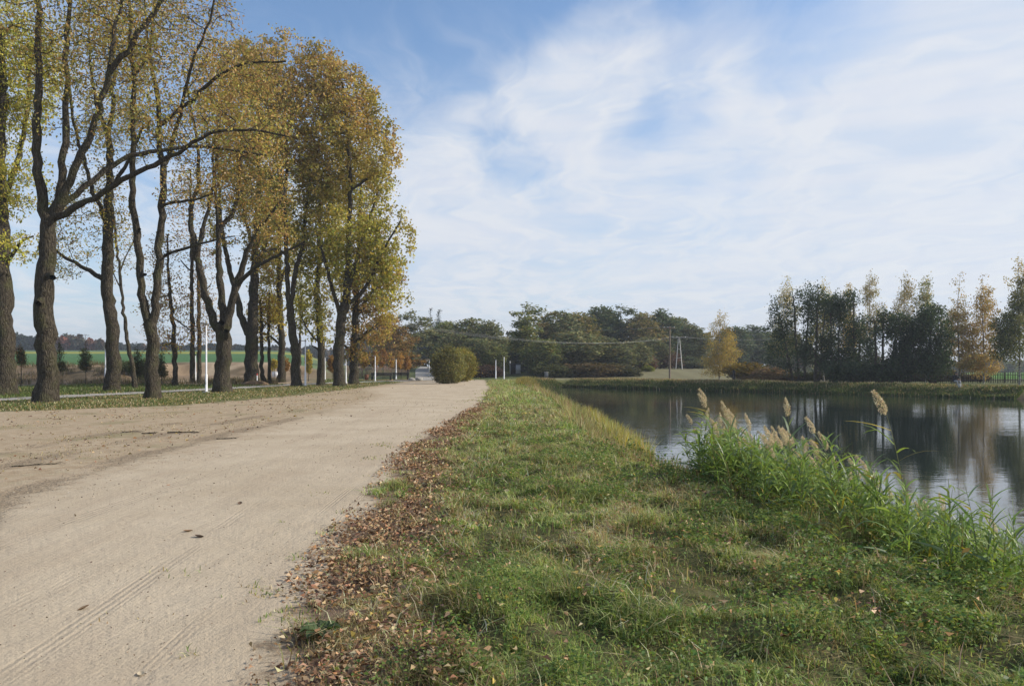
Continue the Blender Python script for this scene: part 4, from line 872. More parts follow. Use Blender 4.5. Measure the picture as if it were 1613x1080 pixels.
for i, (x, Y, yt, hw, lowf, pal, lab) in enumerate([
    (573, 112, 556, 8, 0.5, OR[:2]+YE[:1], 'orange sapling just past the last big trunk'), (590, 114, 552, 7, 0.5, OR[1:]+OL[:1], 'rusty orange sapling by the lamp post over the first bench'),
    (603, 112, 548, 8, 0.48, OR, 'bright orange sapling, the tallest above the first bench'), (616, 116, 553, 8, 0.5, OR[1:]+YE[1:2], 'orange sapling over the gap between the benches'),
    (632, 113, 556, 9, 0.5, OR[:2], 'orange sapling above the second bench'), (641, 118, 560, 6, 0.5, OR, 'small orange sapling at the end of the second bench, towards the lane'),
    (523, 100, 560, 7, 0.42, OR[:2], 'orange sapling in the grass between two big trunks'), (486, 96, 552, 5, 0.35, YE+OL[:1], 'narrow yellow sapling standing beside the grey lamp post'),
    (432, 104, 566, 6, 0.45, YE, 'tiny yellow sapling in the far bare ground'), (450, 102, 562, 6, 0.45, OR[:2], 'tiny orange sapling behind the slim yellow tree')]):
    sapling(x, 0, Y, yt, hw, lowf, pal, lab, 210+i, 'orange_sapling' if 'orange' in lab else 'yellow_sapling', 'tree', GO, cone=False, leaf=(0.2, 0.12), natt=170)

# far woods that read as one mass
def woods(name, spec, seed):
    rng = np.random.default_rng(seed); Vs, Cs = [], []
    for x, Y, yt, wpx, pal in spec:
        X = (x-CX)/F*Y; z = z1(X, Y); top = EYE-(yt-H0)/F*Y; H = max(2.5, top-z); r = wpx/F*Y
        n = int(170+20*H)
        u = rng.normal(0, 1, (n, 3)); u /= np.linalg.norm(u, axis=1, keepdims=True); u *= rng.uniform(0.5, 1.08, (n, 1))
        P = u*np.array([r, r*0.8, H*0.52])+np.array([X, Y, z+H*0.5]); P[:, 0] += rng.normal(0, r*0.12, n)
        s = rng.uniform(0.6, 1.4, n)*max(0.7, Y/260); V, _ = leaf_quads(P, 1.3*s, 0.8*s, rng); Vs.append(V); Cs.append(np.repeat(pick(rng, n, pal, None, 0.15), 4, 0))
    V = np.concatenate(Vs); tag(mk(name, V, np.arange(len(V)).reshape(-1, 4), None, M['forest'], col=np.clip(np.concatenate(Cs), 0.004, 0.6)), kind='stuff')
rw = random.Random(3); spec = []
PINE = [(0.035, 0.05, 0.04), (0.045, 0.058, 0.042)]; MIXW = [(0.10, 0.085, 0.06), (0.085, 0.085, 0.055), (0.13, 0.085, 0.055)]; REDW = [(0.24, 0.09, 0.05), (0.20, 0.09, 0.05)]
for i in range(60):
    x = -260+i*6.6+rw.uniform(-3, 3); spec.append((x, 395+rw.uniform(-12, 25), 527+rw.uniform(-2, 4)+max(0, (x-70)*0.02), rw.uniform(5, 8), PINE if x < 66 else MIXW if rw.random() < 0.7 else REDW if rw.random() < 0.5 else PINE))
for i in range(46): spec.append((130+i*10+rw.uniform(-4, 4), 420+rw.uniform(-10, 30), 538+i*0.25+rw.uniform(-2, 4), rw.uniform(6, 10), MIXW if rw.random() < 0.5 else PINE))
for x, yt, wp, pal in ((98, 531, 9, REDW), (122, 532, 9, MIXW), (141, 534, 7, REDW), (158, 535, 6, MIXW)): spec.append((x, 372, yt, wp, pal))
woods('distant_woods', spec, 7); spec = []
for i in range(60): spec.append((560+i*12+rw.uniform(-5, 5), 235+rw.uniform(-10, 30), 528+rw.uniform(-8, 12), rw.uniform(9, 14), DG if rw.random() < 0.7 else MIXW))
for i in [q for q in range(24) if not 650 < 600+q*22 < 705]: spec.append((600+i*22+rw.uniform(-5, 5), 190+rw.uniform(-6, 10), 560+rw.uniform(-8, 8), rw.uniform(12, 16), DG))
for i in range(60): spec.append((1235+i*18+rw.uniform(-6, 6), 300+rw.uniform(-10, 40), 562+rw.uniform(-6, 8), rw.uniform(9, 15), MIXW if rw.random() < 0.6 else DG))
woods('far_woods', spec, 8)

# ------------------------------------------------------------------ lamps, benches, poles, fences
def lamp(x, Y, ytop, label, head=True, rz=math.pi, copyof=None):
    X = (x-CX)/F*Y; z = z1(X, Y); H = EYE-(ytop-H0)/F*Y-z
    o = thing('lamp_post', (X, Y, z), label, 'lamp post', 'white lamp posts along the paved path', rz)
    MB().box((0, 0, 0.04), (0.34, 0.34, 0.08), 0, 0.01).build('base_plate', M['concrete'], o)
    b = MB().tube([(0, 0, 0.08), (0, 0, 1.2), (0, 0, 1.22), (0, 0, H)], [0.080, 0.080, 0.055, 0.045], 12); b.box((0.066, 0, 0.7), (0.045, 0.09, 0.3), 0, 0.006); b.build('pole', M['white_paint'], o)
    MB().tube([(0, 0, H), (0, 0, H+0.05)], [0.055, 0.05], 10).build('collar', M['grey_metal'], o)
    if head:
        MB().box((0.30, 0, H+0.085), (0.72, 0.24, 0.06), 0, 0.015).build('lamp_head', M['grey_metal'], o)
    return o
lamp(325, 51.8, 512, 'tall white lamp post standing beside the many stemmed tree', True, -R(92))
lamp(481, 70.0, 538, 'white lamp post with a grey lamp head held out over the path', True, math.pi)
lamp(166, 82, 547, 'white lamp post half hidden behind the knotted trunk', True, R(90))
lamp(308, 86, 560, 'white lamp post between the thin twin trunks behind the path', True, R(90))
lamp(512, 101, 563, 'white lamp post beside the trunk with the swollen burr', True, R(90))
lamp(545, 80.5, 565, 'white lamp post between the last two big trunks', True, R(90))
lamp(591, 96, 561, 'white lamp post rising behind the first black bench', True, R(180))
lamp(624, 106, 566, 'white lamp post rising behind the second black bench', True, R(180))
lamp(676, 135, 566, 'small white lamp post beside the far lane', True, R(180))
lamp(781, 116, 567, 'mottled white post nearer the round bush at the head of the pond', True, R(90))
lamp(794, 112, 562, 'white post at the head of the pond, closer to the shed', True, R(90))

def bench(X, Y, L, label):
    o = thing('bench', (X, Y, z1(X, Y)+0.16), label, 'bench', 'black benches on timber decks')
    b = MB(); [b.box((0, -0.22+0.11*i, 0.46), (L, 0.095, 0.045), 0, 0.006) for i in range(5)]; b.build('seat', M['black_wood'], o)
    b = MB(); [b.box((0, 0.27+0.02*i, 0.60+0.12*i), (L, 0.04, 0.10), 0, 0.006) for i in range(3)]; b.build('backrest', M['black_wood'], o)
    for s in (-1, 1):
        for yy in (-0.2, 0.22): MB().box((s*(L/2-0.2), yy, 0.215), (0.16, 0.09, 0.43), 0, 0.01).build('leg', M['black_wood'], o)
        MB().box((s*(L/2-0.2), 0.30, 0.64), (0.07, 0.035, 0.42), 0, 0.006).build('back_post', M['black_wood'], o)
def deck(X, Y, L, D_, label):
    o = thing('timber_deck', (X, Y, z1(X, Y)), label, 'deck', 'timber decks under the benches')
    b = MB(); n = int(L/0.15); [b.box((-L/2+0.075+0.15*i, 0, 0.135), (0.14, D_, 0.04), 0, 0.004) for i in range(n)]; b.build('boards', M['deck_wood'], o)
    b = MB(); [b.box((0, s*(D_/2-0.06), 0.055), (L, 0.1, 0.115)) for s in (-1, 0, 1)]; b.build('joist', M['dark_wood'], o)
bench(-16.4, 98, 2.7, 'black slatted bench next to the rusty bin'); deck(-16.9, 98, 4.0, 1.4, 'timber deck carrying the bench and the rusty bin')
bench(-14.6, 102.5, 2.2, 'black slatted bench nearer the lane'); deck(-14.5, 102.5, 3.0, 1.4, 'timber deck under the bench nearer the lane')
o = thing('litter_bin', (-18.25, 98, z1(-18.25, 98)+0.16), 'small rusty brown bin beside the black bench', 'bin')
MB().tube([(0, 0, 0), (0, 0, 0.06), (0, 0, 0.70)], [0.20, 0.24, 0.26], 16).build('body', M['rust'], o, smooth=True); MB().tube([(0, 0, 0.70), (0, 0, 0.73), (0, 0, 0.735)], [0.28, 0.28, 0.2], 16).build('rim', M['dark_wood'], o)

def slat_fence(A, B, h, gap, sw, mtl, label, seed, name='slat_fence', post=2.4):
    A, B = np.array(A, float), np.array(B, float); L = np.linalg.norm(B-A); rz = math.atan2(B[1]-A[1], B[0]-A[0]); rng = np.random.default_rng(seed)
    o = thing(name, (*A, 0), label, 'fence', None, rz); u = (B-A)/L
    def zz(s): p = A+u*s; return z1(p[0], p[1])
    b = MB(); s = 0.0
    while s < L: b.box((s, -0.03, zz(s)+h/2+0.03), (sw, 0.02, h*rng.uniform(0.86, 1.12))); s += gap*rng.uniform(0.85, 1.2)
    b.build('slats', mtl, o)
    for f in (0.28, 0.78):
        b = MB(); n = max(2, int(L/2)); b.tube([(L*i/n, 0.0, zz(L*i/n)+h*f) for i in range(n+1)], 0.03, 4); b.build('rail', mtl, o)
    s = 0.0
    while s <= L+0.01: MB().box((s, 0.045, zz(s)+h*0.52), (0.09, 0.06, h*1.08), 0, 0.01).build('post', mtl, o); s += post
slat_fence((49.0, 86), (66, 83), 1.15, 0.17, 0.075, M['dark_wood'], 'old dark slat fence of uneven boards behind the birches', 3)
slat_fence((38, 92), (48.9, 86.05), 1.0, 0.19, 0.07, M['dark_wood'], 'continuation of the old slat fence in the shade under the alders', 4)
slat_fence((-25.5, 121), (-16.6, 126), 1.75, 0.2, 0.11, M['fence_wood'], 'pinkish brown board fence behind the orange saplings', 5)

# power poles and wires
X, Y = px(1055, 0, 116)[:2]; zb = z1(X, Y)
o = thing('power_pole', (X, Y, zb), 'slender wooden power pole standing at the far water edge', 'power pole'); HP = EYE-(514-H0)/F*116-zb
MB().tube([(0, 0, -0.1), (0.02, 0, HP*0.5), (0, 0, HP)], [0.15, 0.125, 0.10], 10).build('pole', M['old_wood'], o, smooth=True)
MB().box((-0.1, -0.12, HP-0.25), (1.7, 0.1, 0.12), 0, 0.01).build('crossarm', M['old_wood'], o)
MB().tube([(-0.85, -0.14, HP-0.3), (0, -0.14, HP-0.95)], 0.035, 5).build('brace', M['old_wood'], o)
ins1 = []
for dxx in (-0.85, -0.3, 0.65):
    MB().tube([(dxx, -0.12, HP-0.19), (dxx, -0.12, HP-0.08), (dxx, -0.12, HP-0.02)], [0.03, 0.055, 0.03], 8).build('insulator', M['porcelain'], o); ins1.append(np.array([X+dxx, Y-0.12, zb+HP-0.02]))
X2, Y2 = px(1069.5, 0, 152)[:2]; zb2 = z1(X2, Y2); HA = EYE-(531-H0)/F*152-zb2
o = thing('concrete_power_pole', (X2, Y2, zb2), 'pale concrete A-frame power pole on the grassy rise', 'power pole')
for s in (-1, 1):
    b = MB(); Wd = 0.62
    b.tube([(s*Wd, 0, -0.1), (s*0.10, 0, HA)], [0.115, 0.07], 4)
    b.build('leg', M['concrete'], o)
for f in (0.35, 0.62, 0.85): MB().box((0, 0, HA*f), (2*(Wd*(1-f)+0.1*f), 0.09, 0.09)).build('strut', M['concrete'], o)
MB().box((0, -0.1, HA-0.1), (2.6, 0.1, 0.1), 0, 0.01).build('crossarm', M['grey_metal'], o)
ins2 = []
for dxx in (-1.2, -0.4, 1.2):
    MB().tube([(dxx, -0.1, HA-0.04), (dxx, -0.1, HA+0.1), (dxx, -0.1, HA+0.16)], [0.03, 0.06, 0.03], 8).build('insulator', M['porcelain'], o); ins2.append(np.array([X2+dxx, Y2-0.1, zb2+HA+0.16]))
def wire(A, B, sag, label, grp):
    A, B = np.array(A, float), np.array(B, float); n = 40; tt = np.linspace(0, 1, n)[:, None]; P = A*(1-tt)+B*tt; P[:, 2] -= 4*sag*(tt*(1-tt))[:, 0]
    V, Q = tube_mesh(P, np.full(n, 0.006), 5); tag(mk('power_wire', V, Q, None, M['wire'], smooth=True), label, 'wire', grp)
far = px(770, 500, 215)
for i in range(3): wire(ins1[i], far+np.array([0, 0.5*i, 0.12*i]), 1.7, 'thin wire from the wooden power pole into the wood', 'wires of the wooden power pole')
nearp = px(600, 507, 78)
for i in range(3): wire(ins2[i], nearp+np.array([0.2*i, 0.3*i, 0.10*i]), 1.75, 'thin wire sagging from the A-frame pole across the wood to the roadside trees', 'wires from the A-frame pole across the wood')
for i, yy in enumerate((530, 532, 545)): wire(ins2[i], px(1262, yy, 215), 0.7, 'thin wire from the A-frame pole past the yellow birch', 'wires from the A-frame pole past the birch')

# shed, cabinets, small posts at the head of the pond
o = thing('white_shed', (*px(812, 0, 132)[:2], z1(0.6, 132)+0.0), 'small white shed in the shade of the wood', 'shed')
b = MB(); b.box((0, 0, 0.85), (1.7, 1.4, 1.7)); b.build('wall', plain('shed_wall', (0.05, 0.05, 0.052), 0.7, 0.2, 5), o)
b = MB(); [b.box((0.1+0.115*i, -0.715, 0.82), (0.10, 0.03, 1.5)) for i in range(7)]; b.build('door', M['white_paint'], o); MB().box((0.12, -0.75, 0.85), (0.04, 0.05, 0.14)).build('handle', M['grey_metal'], o)
MB().box((0, -0.05, 1.745), (2.0, 1.7, 0.08), 0, 0.02).build('roof', M['grey_metal'], o)
MB().box((-0.92, -0.6, 1.1), (0.1, 0.1, 2.2)).build('post', M['white_paint'], o)
xx, yy = px(860.5, 0, 118)[:2]; o = thing('utility_cabinet', (xx, yy, z1(xx, yy)), 'grey cabinet with a pale lid in the grass at the pond head', 'cabinet')
MB().box((0, 0, 0.45), (0.58, 0.4, 0.9), 0, 0.015).build('body', M['grey_metal'], o); MB().box((0, 0, 0.945), (0.66, 0.48, 0.09), 0, 0.02).build('lid', M['concrete'], o); MB().box((0, -0.21, 0.5), (0.46, 0.02, 0.62), 0, 0.004).build('door', M['grey_metal'], o)
xx, yy = px(433, 0, 112)[:2]; o = thing('utility_cabinet', (xx, yy, z1(xx, yy)), 'white cabinet on the far bare ground behind the slim yellow tree', 'cabinet')
MB().box((0, 0, 0.45), (0.75, 0.4, 0.8), 0, 0.02).build('body', M['white_paint'], o); MB().box((0, 0, 0.88), (0.82, 0.46, 0.06), 0, 0.02).build('lid', M['white_paint'], o); MB().box((0, -0.215, 0.45), (0.6, 0.02, 0.6), 0, 0.004).build('door', M['white_paint'], o)
xx, yy = px(405, 0, 74)[:2]; o = thing('marker_post', (xx, yy, z1(xx, yy)), 'short white marker post with a red top by the earth mound', 'marker post')
MB().tube([(0, 0, 0), (0, 0, 0.95)], 0.045, 8).build('post', M['white_paint'], o); MB().tube([(0, 0, 0.95), (0, 0, 1.12), (0, 0, 1.14)], [0.048, 0.048, 0.02], 8).build('cap', M['red_paint'], o)
xx, yy = px(1156, 0, 98)[:2]; o = tag(MB().tube([(0, 0, -0.1), (0.02, 0, 0.8), (0.0, 0, 1.35), (0, 0, 1.4)], [0.2, 0.19, 0.18, 0.12], 9).build('tree_stump', M['dark_wood'], None, smooth=True), 'dark broken stump at the water edge beside the yellow birch', 'stump'); o.location = (xx, yy, z1(xx, yy))
# earth mound by the dark trunk
bm = bmesh.new(); bmesh.ops.create_icosphere(bm, subdivisions=4, radius=1.0)
for v in bm.verts:
    f = 1+0.35*(float(fbm(np.array([v.co.x*2.2+5]), np.array([v.co.y*2.2+v.co.z*1.3]), 3)[0])-0.5); v.co = Vector((v.co.x*1.3*f, v.co.y*0.9*f, v.co.z*0.42*f))
me = bpy.data.meshes.new('earth_mound'); bm.to_mesh(me); bm.free(); me.materials.append(plain('mound_earth', (0.17, 0.115, 0.07), 0.95, 0.4, 6.0, bumpd=0.05)); [setattr(p, 'use_smooth', True) for p in me.polygons]
o = tag(bpy.data.objects.new('earth_mound', me), 'low brown mound of earth at the foot of a dark trunk by the path', 'mound'); COL.objects.link(o); o.location = (*px(402, 0, 73.5)[:2], 0.03)
for i, (x, Y, s, lab) in enumerate(((649, 101, 0.36, 'grey boulder at the end of the second bench'), (660, 101.5, 0.42, 'larger grey boulder by the start of the lane'), (690, 101, 0.3, 'flat boulder before the lane, close to the round bush'))):
    bm = bmesh.new(); bmesh.ops.create_icosphere(bm, subdivisions=3, radius=1.0)
    for v in bm.verts:
        f = 1+0.5*(float(fbm(np.array([v.co.x*1.7+i*9]), np.array([v.co.y*1.7+v.co.z*1.9]), 5)[0])-0.5); v.co = Vector((v.co.x*f*s*1.3, v.co.y*f*s, v.co.z*f*s*0.75))
    me = bpy.data.meshes.new('boulder'); bm.to_mesh(me); bm.free(); me.materials.append(M['stone']); [setattr(p, 'use_smooth', True) for p in me.polygons]
    o = tag(bpy.data.objects.new('boulder', me), lab, 'boulder', 'boulders by the lane'); COL.objects.link(o); xx = px(x, 0, Y)[0]; o.location = (xx, Y, z1(xx, Y)+s*0.35)

# ------------------------------------------------------------------ the angler on the far bank
ax, ay = px(1504, 0, 69.5)[:2]; az = z1(ax, ay)
ang = thing('person', (ax, ay, az), 'person in dark clothes and cap sitting hunched at the far water edge', 'person', None, R(14))
bm = bmesh.new(); sk = bm.verts.layers.skin.verify()
def joint(p, r, prev=None, root=False):
    v = bm.verts.new(p); v[sk].radius = (r, r) if not isinstance(r, tuple) else r; v[sk].use_root = root
    if prev is not None: bm.edges.new((prev, v))
    return v
pel = joint((0, 0.05, 0.46), (0.17, 0.14), None, True); wst = joint((0, 0.0, 0.64), (0.15, 0.12), pel); cst = joint((0, -0.08, 0.86), (0.18, 0.13), wst); nk = joint((0, -0.15, 1.02), 0.06, cst); hd = joint((0, -0.20, 1.12), (0.085, 0.10), nk); ht = joint((0, -0.20, 1.22), (0.07, 0.085), hd)
for s in (-1, 1):
    hip = joint((s*0.10, 0.0, 0.45), 0.10, pel); kn = joint((s*0.16, -0.42, 0.50), 0.068, hip); an = joint((s*0.15, -0.50, 0.09), 0.042, kn); joint((s*0.16, -0.68, 0.04), 0.038, an)
    sh = joint((s*0.20, -0.09, 0.93), 0.062, cst); el = joint((s*0.25, -0.24, 0.70), 0.045, sh); wr = joint((s*0.12, -0.44, 0.64), 0.030, el); pm = joint((s*0.08, -0.50, 0.63), (0.036, 0.02), wr)
    for q in range(4):
        a = joint((s*(0.05+0.018*q), -0.545-0.006*(1.5-abs(q-1.5)), 0.625), 0.009, pm); joint((s*(0.05+0.018*q), -0.575, 0.59-0.004*q), 0.008, a)
    th = joint((s*0.045, -0.505, 0.655), 0.010, pm); joint((s*0.025, -0.54, 0.65), 0.008, th)
me = bpy.data.meshes.new('body'); bm.to_mesh(me); bm.free()
m, t, out = mat('angler_clothes'); co = t.new('ShaderNodeTexCoord').outputs['Object']; X_, Y_, Z_ = t.xyz(co)
cl = t.mix(t.ramp(Z_, 1.02, 1.06, smooth=False), (0.018, 0.02, 0.026), (0.40, 0.25, 0.18))
cl = t.mix(t.m('MULTIPLY', t.ramp(Z_, 0.58, 0.54), t.ramp(Y_, -0.05, -0.12)), cl, (0.30, 0.31, 0.34))
hand = t.m('MULTIPLY', t.ramp(Y_, -0.44, -0.47), t.ramp(Z_, 0.56, 0.585)); cl = t.mix(hand, cl, (0.40, 0.25, 0.18))
pbr(t, out, cl, 0.85); me.materials.append(m)
bo = bpy.data.objects.new('body', me); COL.objects.link(bo); bo.parent = ang
sm = bo.modifiers.new('skin', 'SKIN'); sm.use_smooth_shade = True; ms = bo.modifiers.new('sub', 'SUBSURF'); ms.levels = 1; ms.render_levels = 2
b = MB().tube([(0, -0.19, 1.17), (0, -0.19, 1.21), (0, -0.19, 1.27), (0, -0.19, 1.30)], [0.118, 0.12, 0.10, 0.03], 14); b.box((0, -0.33, 1.19), (0.17, 0.13, 0.018), 0, 0.006); b.build('cap', M['black_wood'], ang)
MB().tube([(0, -0.29, 1.125), (0, -0.325, 1.11), (0, -0.30, 1.095)], [0.012, 0.016, 0.01], 6).build('nose', plain('skin', (0.40, 0.25, 0.18), 0.6, 0.05), ang)
for s in (-1, 1): MB().tube([(s*0.035, -0.285, 1.145), (s*0.035, -0.297, 1.145)], [0.013, 0.006], 6).build('eye', M['black_wood'], ang)
st = thing('folding_stool', (ax, ay, az), 'low dark stool under the seated angler', 'stool', None, R(14))
MB().box((0, 0.08, 0.31), (0.42, 0.36, 0.03), 0, 0.01).build('seat', M['black_wood'], st)
for s in (-1, 1):
    for q in (-1, 1): MB().tube([(s*0.18, 0.08+q*0.15, -0.02), (s*0.18, 0.08-q*0.14, 0.30)], 0.012, 6).build('leg', M['grey_metal'], st)
xx, yy = px(1511.5, 0, 68.6)[:2]; o = thing('bucket', (xx, yy, z1(xx, yy)), 'pale bucket standing on the bank beside the angler', 'bucket'); MB().tube([(0, 0, 0), (0, 0, 0.02), (0, 0, 0.30), (0, 0, 0.29), (0, 0, 0.05)], [0.09, 0.10, 0.13, 0.12, 0.08], 14).build('body', M['concrete'], o, smooth=True)
MB().tube([(0.125*math.cos(a), 0, 0.28+0.1*math.sin(a)) for a in np.linspace(0, math.pi, 9)], 0.006, 5).build('handle', M['grey_metal'], o)

# ------------------------------------------------------------------ grass, ground cover, fallen leaves
rg = np.random.default_rng(77)
def scatter(n, x0, x1, y0, y1, maskf):
    x = rg.uniform(x0, x1, n) if not callable(x0) else None
    y = y0*(y1/y0)**rg.uniform(0, 1, n) if y0 > 0 else rg.uniform(y0, y1, n)
    k = rg.uniform(0, 1, n) < maskf(x, y); return x[k], y[k]
GRN = [(0.205, 0.285, 0.075), (0.28, 0.35, 0.09), (0.135, 0.21, 0.062), (0.40, 0.43, 0.17)]
DRY = [(0.47, 0.39, 0.22), (0.38, 0.29, 0.15), (0.54, 0.47, 0.29), (0.28, 0.19, 0.10)]
def dam_mask(x, y):
    e = x-edge_r(y); q = e+1.1*(fbm(x*1.6, y*0.9, 51)-0.55)
    lit = 1-0.90*np.exp(-(np.maximum(np.abs(e-0.30)-0.12, 0)/0.34)**2)*(1-ss(16, 36, y))*ss(0.36+0.12*ss(6, 15, y), 0.56+0.10*ss(6, 15, y), fbm(x*1.9, y*1.2, 107)+0.08)
    return ss(0.0, 0.35, q)*lit*ss(0.05, 0.5, pond_d(x, y))*(0.10+0.90*ss(0.42, 0.54, fbm(x*4.0, y*3.2, 57, 3)))
Ps, Hs, Ws, Ls, Cs = [], [], [], [], []
for n, y0, y1, hh, ww in ((300000, 3.1, 7.5, 0.070, 0.0052), (250000, 7.5, 16, 0.078, 0.0088), (130000, 16, 36, 0.085, 0.017), (110000, 36, 106, 0.12, 0.036)):
    x, y = scatter(n, -2.8, 5.4, y0, y1, dam_mask)
    k = len(x); tuft = ss(0.52, 0.68, fbm(x*3.3, y*2.8, 62, 3)); h = 0.82*hh*rg.uniform(0.35, 1.5, k)*(0.40+1.1*fbm(x*1.2, y*1.0, 61)+1.0*tuft)*(1+0.5*ss(0.55, 0.75, fbm(x*0.5, y*0.5, 63)))
    dryp = np.clip(0.26+0.10*ss(8, 22, y)+1.6*(fbm(x*1.1, y*0.8, 65)-0.48)+0.8*(fbm(x*3.5, y*3.0, 66)-0.5)+0.55*ss(1.5, 0.2, pond_d(x, y))+0.25*np.exp(-((x-edge_r(y)-0.2)/0.5)**2), 0.06, 0.85)
    isd = rg.uniform(0, 1, k) < dryp; c = np.where(isd[:, None], pick(rg, k, DRY, None, 0.25), pick(rg, k, GRN, None, 0.25))*((0.36+1.4*fbm(x*2.3, y*1.9, 67))*(1+0.18*ss(8, 22, y)))[:, None]
    Ps.append(np.stack([x, y, zt(x, y)-0.005], 1)); Hs.append(h); Ws.append(np.full(k, ww)*rg.uniform(0.6, 1.4, k)); Ls.append(rg.gamma(2.0, 0.50, k)); Cs.append(c)
blades('grass', np.concatenate(Ps), np.concatenate(Hs), np.concatenate(Ws), np.concatenate(Ls), np.clip(np.concatenate(Cs), .005, .6), M['grass'], 1)
x, y = scatter(9000, -1.2, 5.0, 3.2, 30, lambda x, y: ss(0.42, 0.6, fbm(x*1.1, y*0.9, 69))*dam_mask(x, y)); k = len(x)
blades('dead_grass', np.stack([x, y, zt(x, y)+0.02], 1), rg.uniform(0.06, 0.20, k), 0.004+0.0006*y, rg.gamma(3, 0.5, k), pick(rg, k, [(0.55, 0.48, 0.31), (0.46, 0.37, 0.22), (0.50, 0.50, 0.33), (0.36, 0.24, 0.13)]), M['grass'], 18)
# small tufts creeping out over the sand
x, y = scatter(60000, -4.5, -0.8, 3.3, 60, lambda x, y: ss(0.64, 0.70, fbm(x*2.2, y*1.6, 71))*ss(-1.5, -0.05, x-edge_r(y))*(x < edge_r(y)+0.3))
k = len(x); blades('sand_grass', np.stack([x, y, zt(x, y)-0.004], 1), rg.uniform(0.015, 0.05, k), 0.006+0.0004*y, rg.gamma(2, 0.5, k), np.where((rg.uniform(0, 1, k) < 0.45)[:, None], pick(rg, k, DRY), pick(rg, k, GRN)), M['grass'], 2)
# verge under the big trees and behind the path
def verge_mask(x, y):
    dpth = np.min(np.hypot(x[:, None]-pc[None, ::3, 0], y[:, None]-pc[None, ::3, 1]), axis=1)
    return ss(0, 1.8, verge(y)-x+2.5*(fbm(x*0.3, y*0.3, 81)-0.4))*(dpth > 1.4)*(0.30+0.7*fbm(x*0.5, y*0.4, 83))
x, y = scatter(150000, -42, -11, 20, 108, verge_mask); kk = (-x/y < 0.52) | (y < 76); kk &= ~((-x/y > 0.25) & (y > 76)); x, y = x[kk], y[kk]
k = len(x); dr = fbm(x*0.35, y*0.3, 85); behind = x < np.interp(y, PATH[:, 1], PATH[:, 0])
c = np.where((rg.uniform(0, 1, k) < np.clip(0.42+1.2*(dr-0.5)-0.3*behind, 0.05, 0.9))[:, None], pick(rg, k, DRY+[(0.30, 0.22, 0.07)]), pick(rg, k, [(0.09, 0.135, 0.032), (0.12, 0.16, 0.04)]))
blades('verge_grass', np.stack([x, y, zt(x, y)-0.005], 1), rg.uniform(0.04, 0.13, k)*(1+0.8*behind), 0.02+0.0004*y, rg.gamma(2, 0.35, k), c, M['grass'], 3)
# sparse dry wisps in the bare earth
x, y = scatter(26000, -20, -6, 8, 60, lambda x, y: ss(0.5, 0.62, fbm(x*0.8, y*0.5, 87))*(x > verge(y))*(x < edge_l(y)))
k = len(x); blades('dry_grass', np.stack([x, y, zt(x, y)-0.003], 1), rg.uniform(0.015, 0.05, k), 0.008+0.0004*y, rg.gamma(2, 0.6, k), pick(rg, k, DRY+[(0.12, 0.13, 0.04)]), M['grass'], 4)
# tall dry growth along the near shore
def shore_pts(n, y0, y1, d0, d1, maskf=None):
    y = y0*(y1/y0)**rg.uniform(0, 1, n); x = np.interp(y, POND[1:13, 1], POND[1:13, 0])+rg.uniform(-d1, -d0, n)
    k = np.ones(n, bool) if maskf is None else rg.uniform(0, 1, n) < maskf(x, y); return x[k], y[k]
x, y = shore_pts(52000, 7, 104, -0.15, 1.5, lambda x, y: 0.25+0.75*ss(0.4, 0.6, fbm(x*0.9, y*0.5, 91)))
k = len(x); red = fbm(x*0.3, y*0.25, 93)
c = np.where((rg.uniform(0, 1, k) < 0.35)[:, None], pick(rg, k, GRN), pick(rg, k, DRY+[(0.20, 0.10, 0.06)]))
blades('bank_grass', np.stack([x, y, zt(x, y)-0.01], 1), rg.uniform(0.10, 0.42, k)*(0.55+0.9*red)*(1+0.8*ss(17, 24, y)*(1-ss(60, 80, y))), 0.006+0.0004*y, rg.gamma(2, 0.22, k), c, M['grass'], 5)
x, y = shore_pts(4600, 20.5, 37, -0.45, 0.45, lambda x, y: 0.2+0.8*ss(0.42, 0.55, fbm(x, y*0.6, 95)))
k = len(x); blades('flag_leaves', np.stack([x, y, zt(x, y)-0.02], 1), rg.uniform(0.4, 0.95, k), rg.uniform(0.015, 0.028, k), rg.gamma(2, 0.14, k), pick(rg, k, [(0.32, 0.35, 0.08), (0.42, 0.39, 0.13), (0.46, 0.36, 0.06), (0.50, 0.45, 0.25)]), M['reed'], 6)
x, y = shore_pts(2200, 16.5, 19.5, -0.35, 0.5); k = len(x)
blades('sedge', np.stack([x, y, zt(x, y)-0.02], 1), rg.uniform(0.2, 0.55, k), np.full(k, 0.010), rg.gamma(2, 0.2, k), pick(rg, k, [(0.09, 0.09, 0.03), (0.16, 0.12, 0.05), (0.07, 0.09, 0.03)]), M['grass'], 16)
x, y = shore_pts(4200, 70, 104, 0.0, 2.2); k = len(x)
blades('yellow_weeds', np.stack([x, y, zt(x, y)-0.02], 1), rg.uniform(0.25, 0.8, k), np.full(k, 0.05), rg.gamma(2, 0.2, k), pick(rg, k, [(0.34, 0.27, 0.07), (0.28, 0.22, 0.08), (0.16, 0.17, 0.05)]), M['grass'], 7)
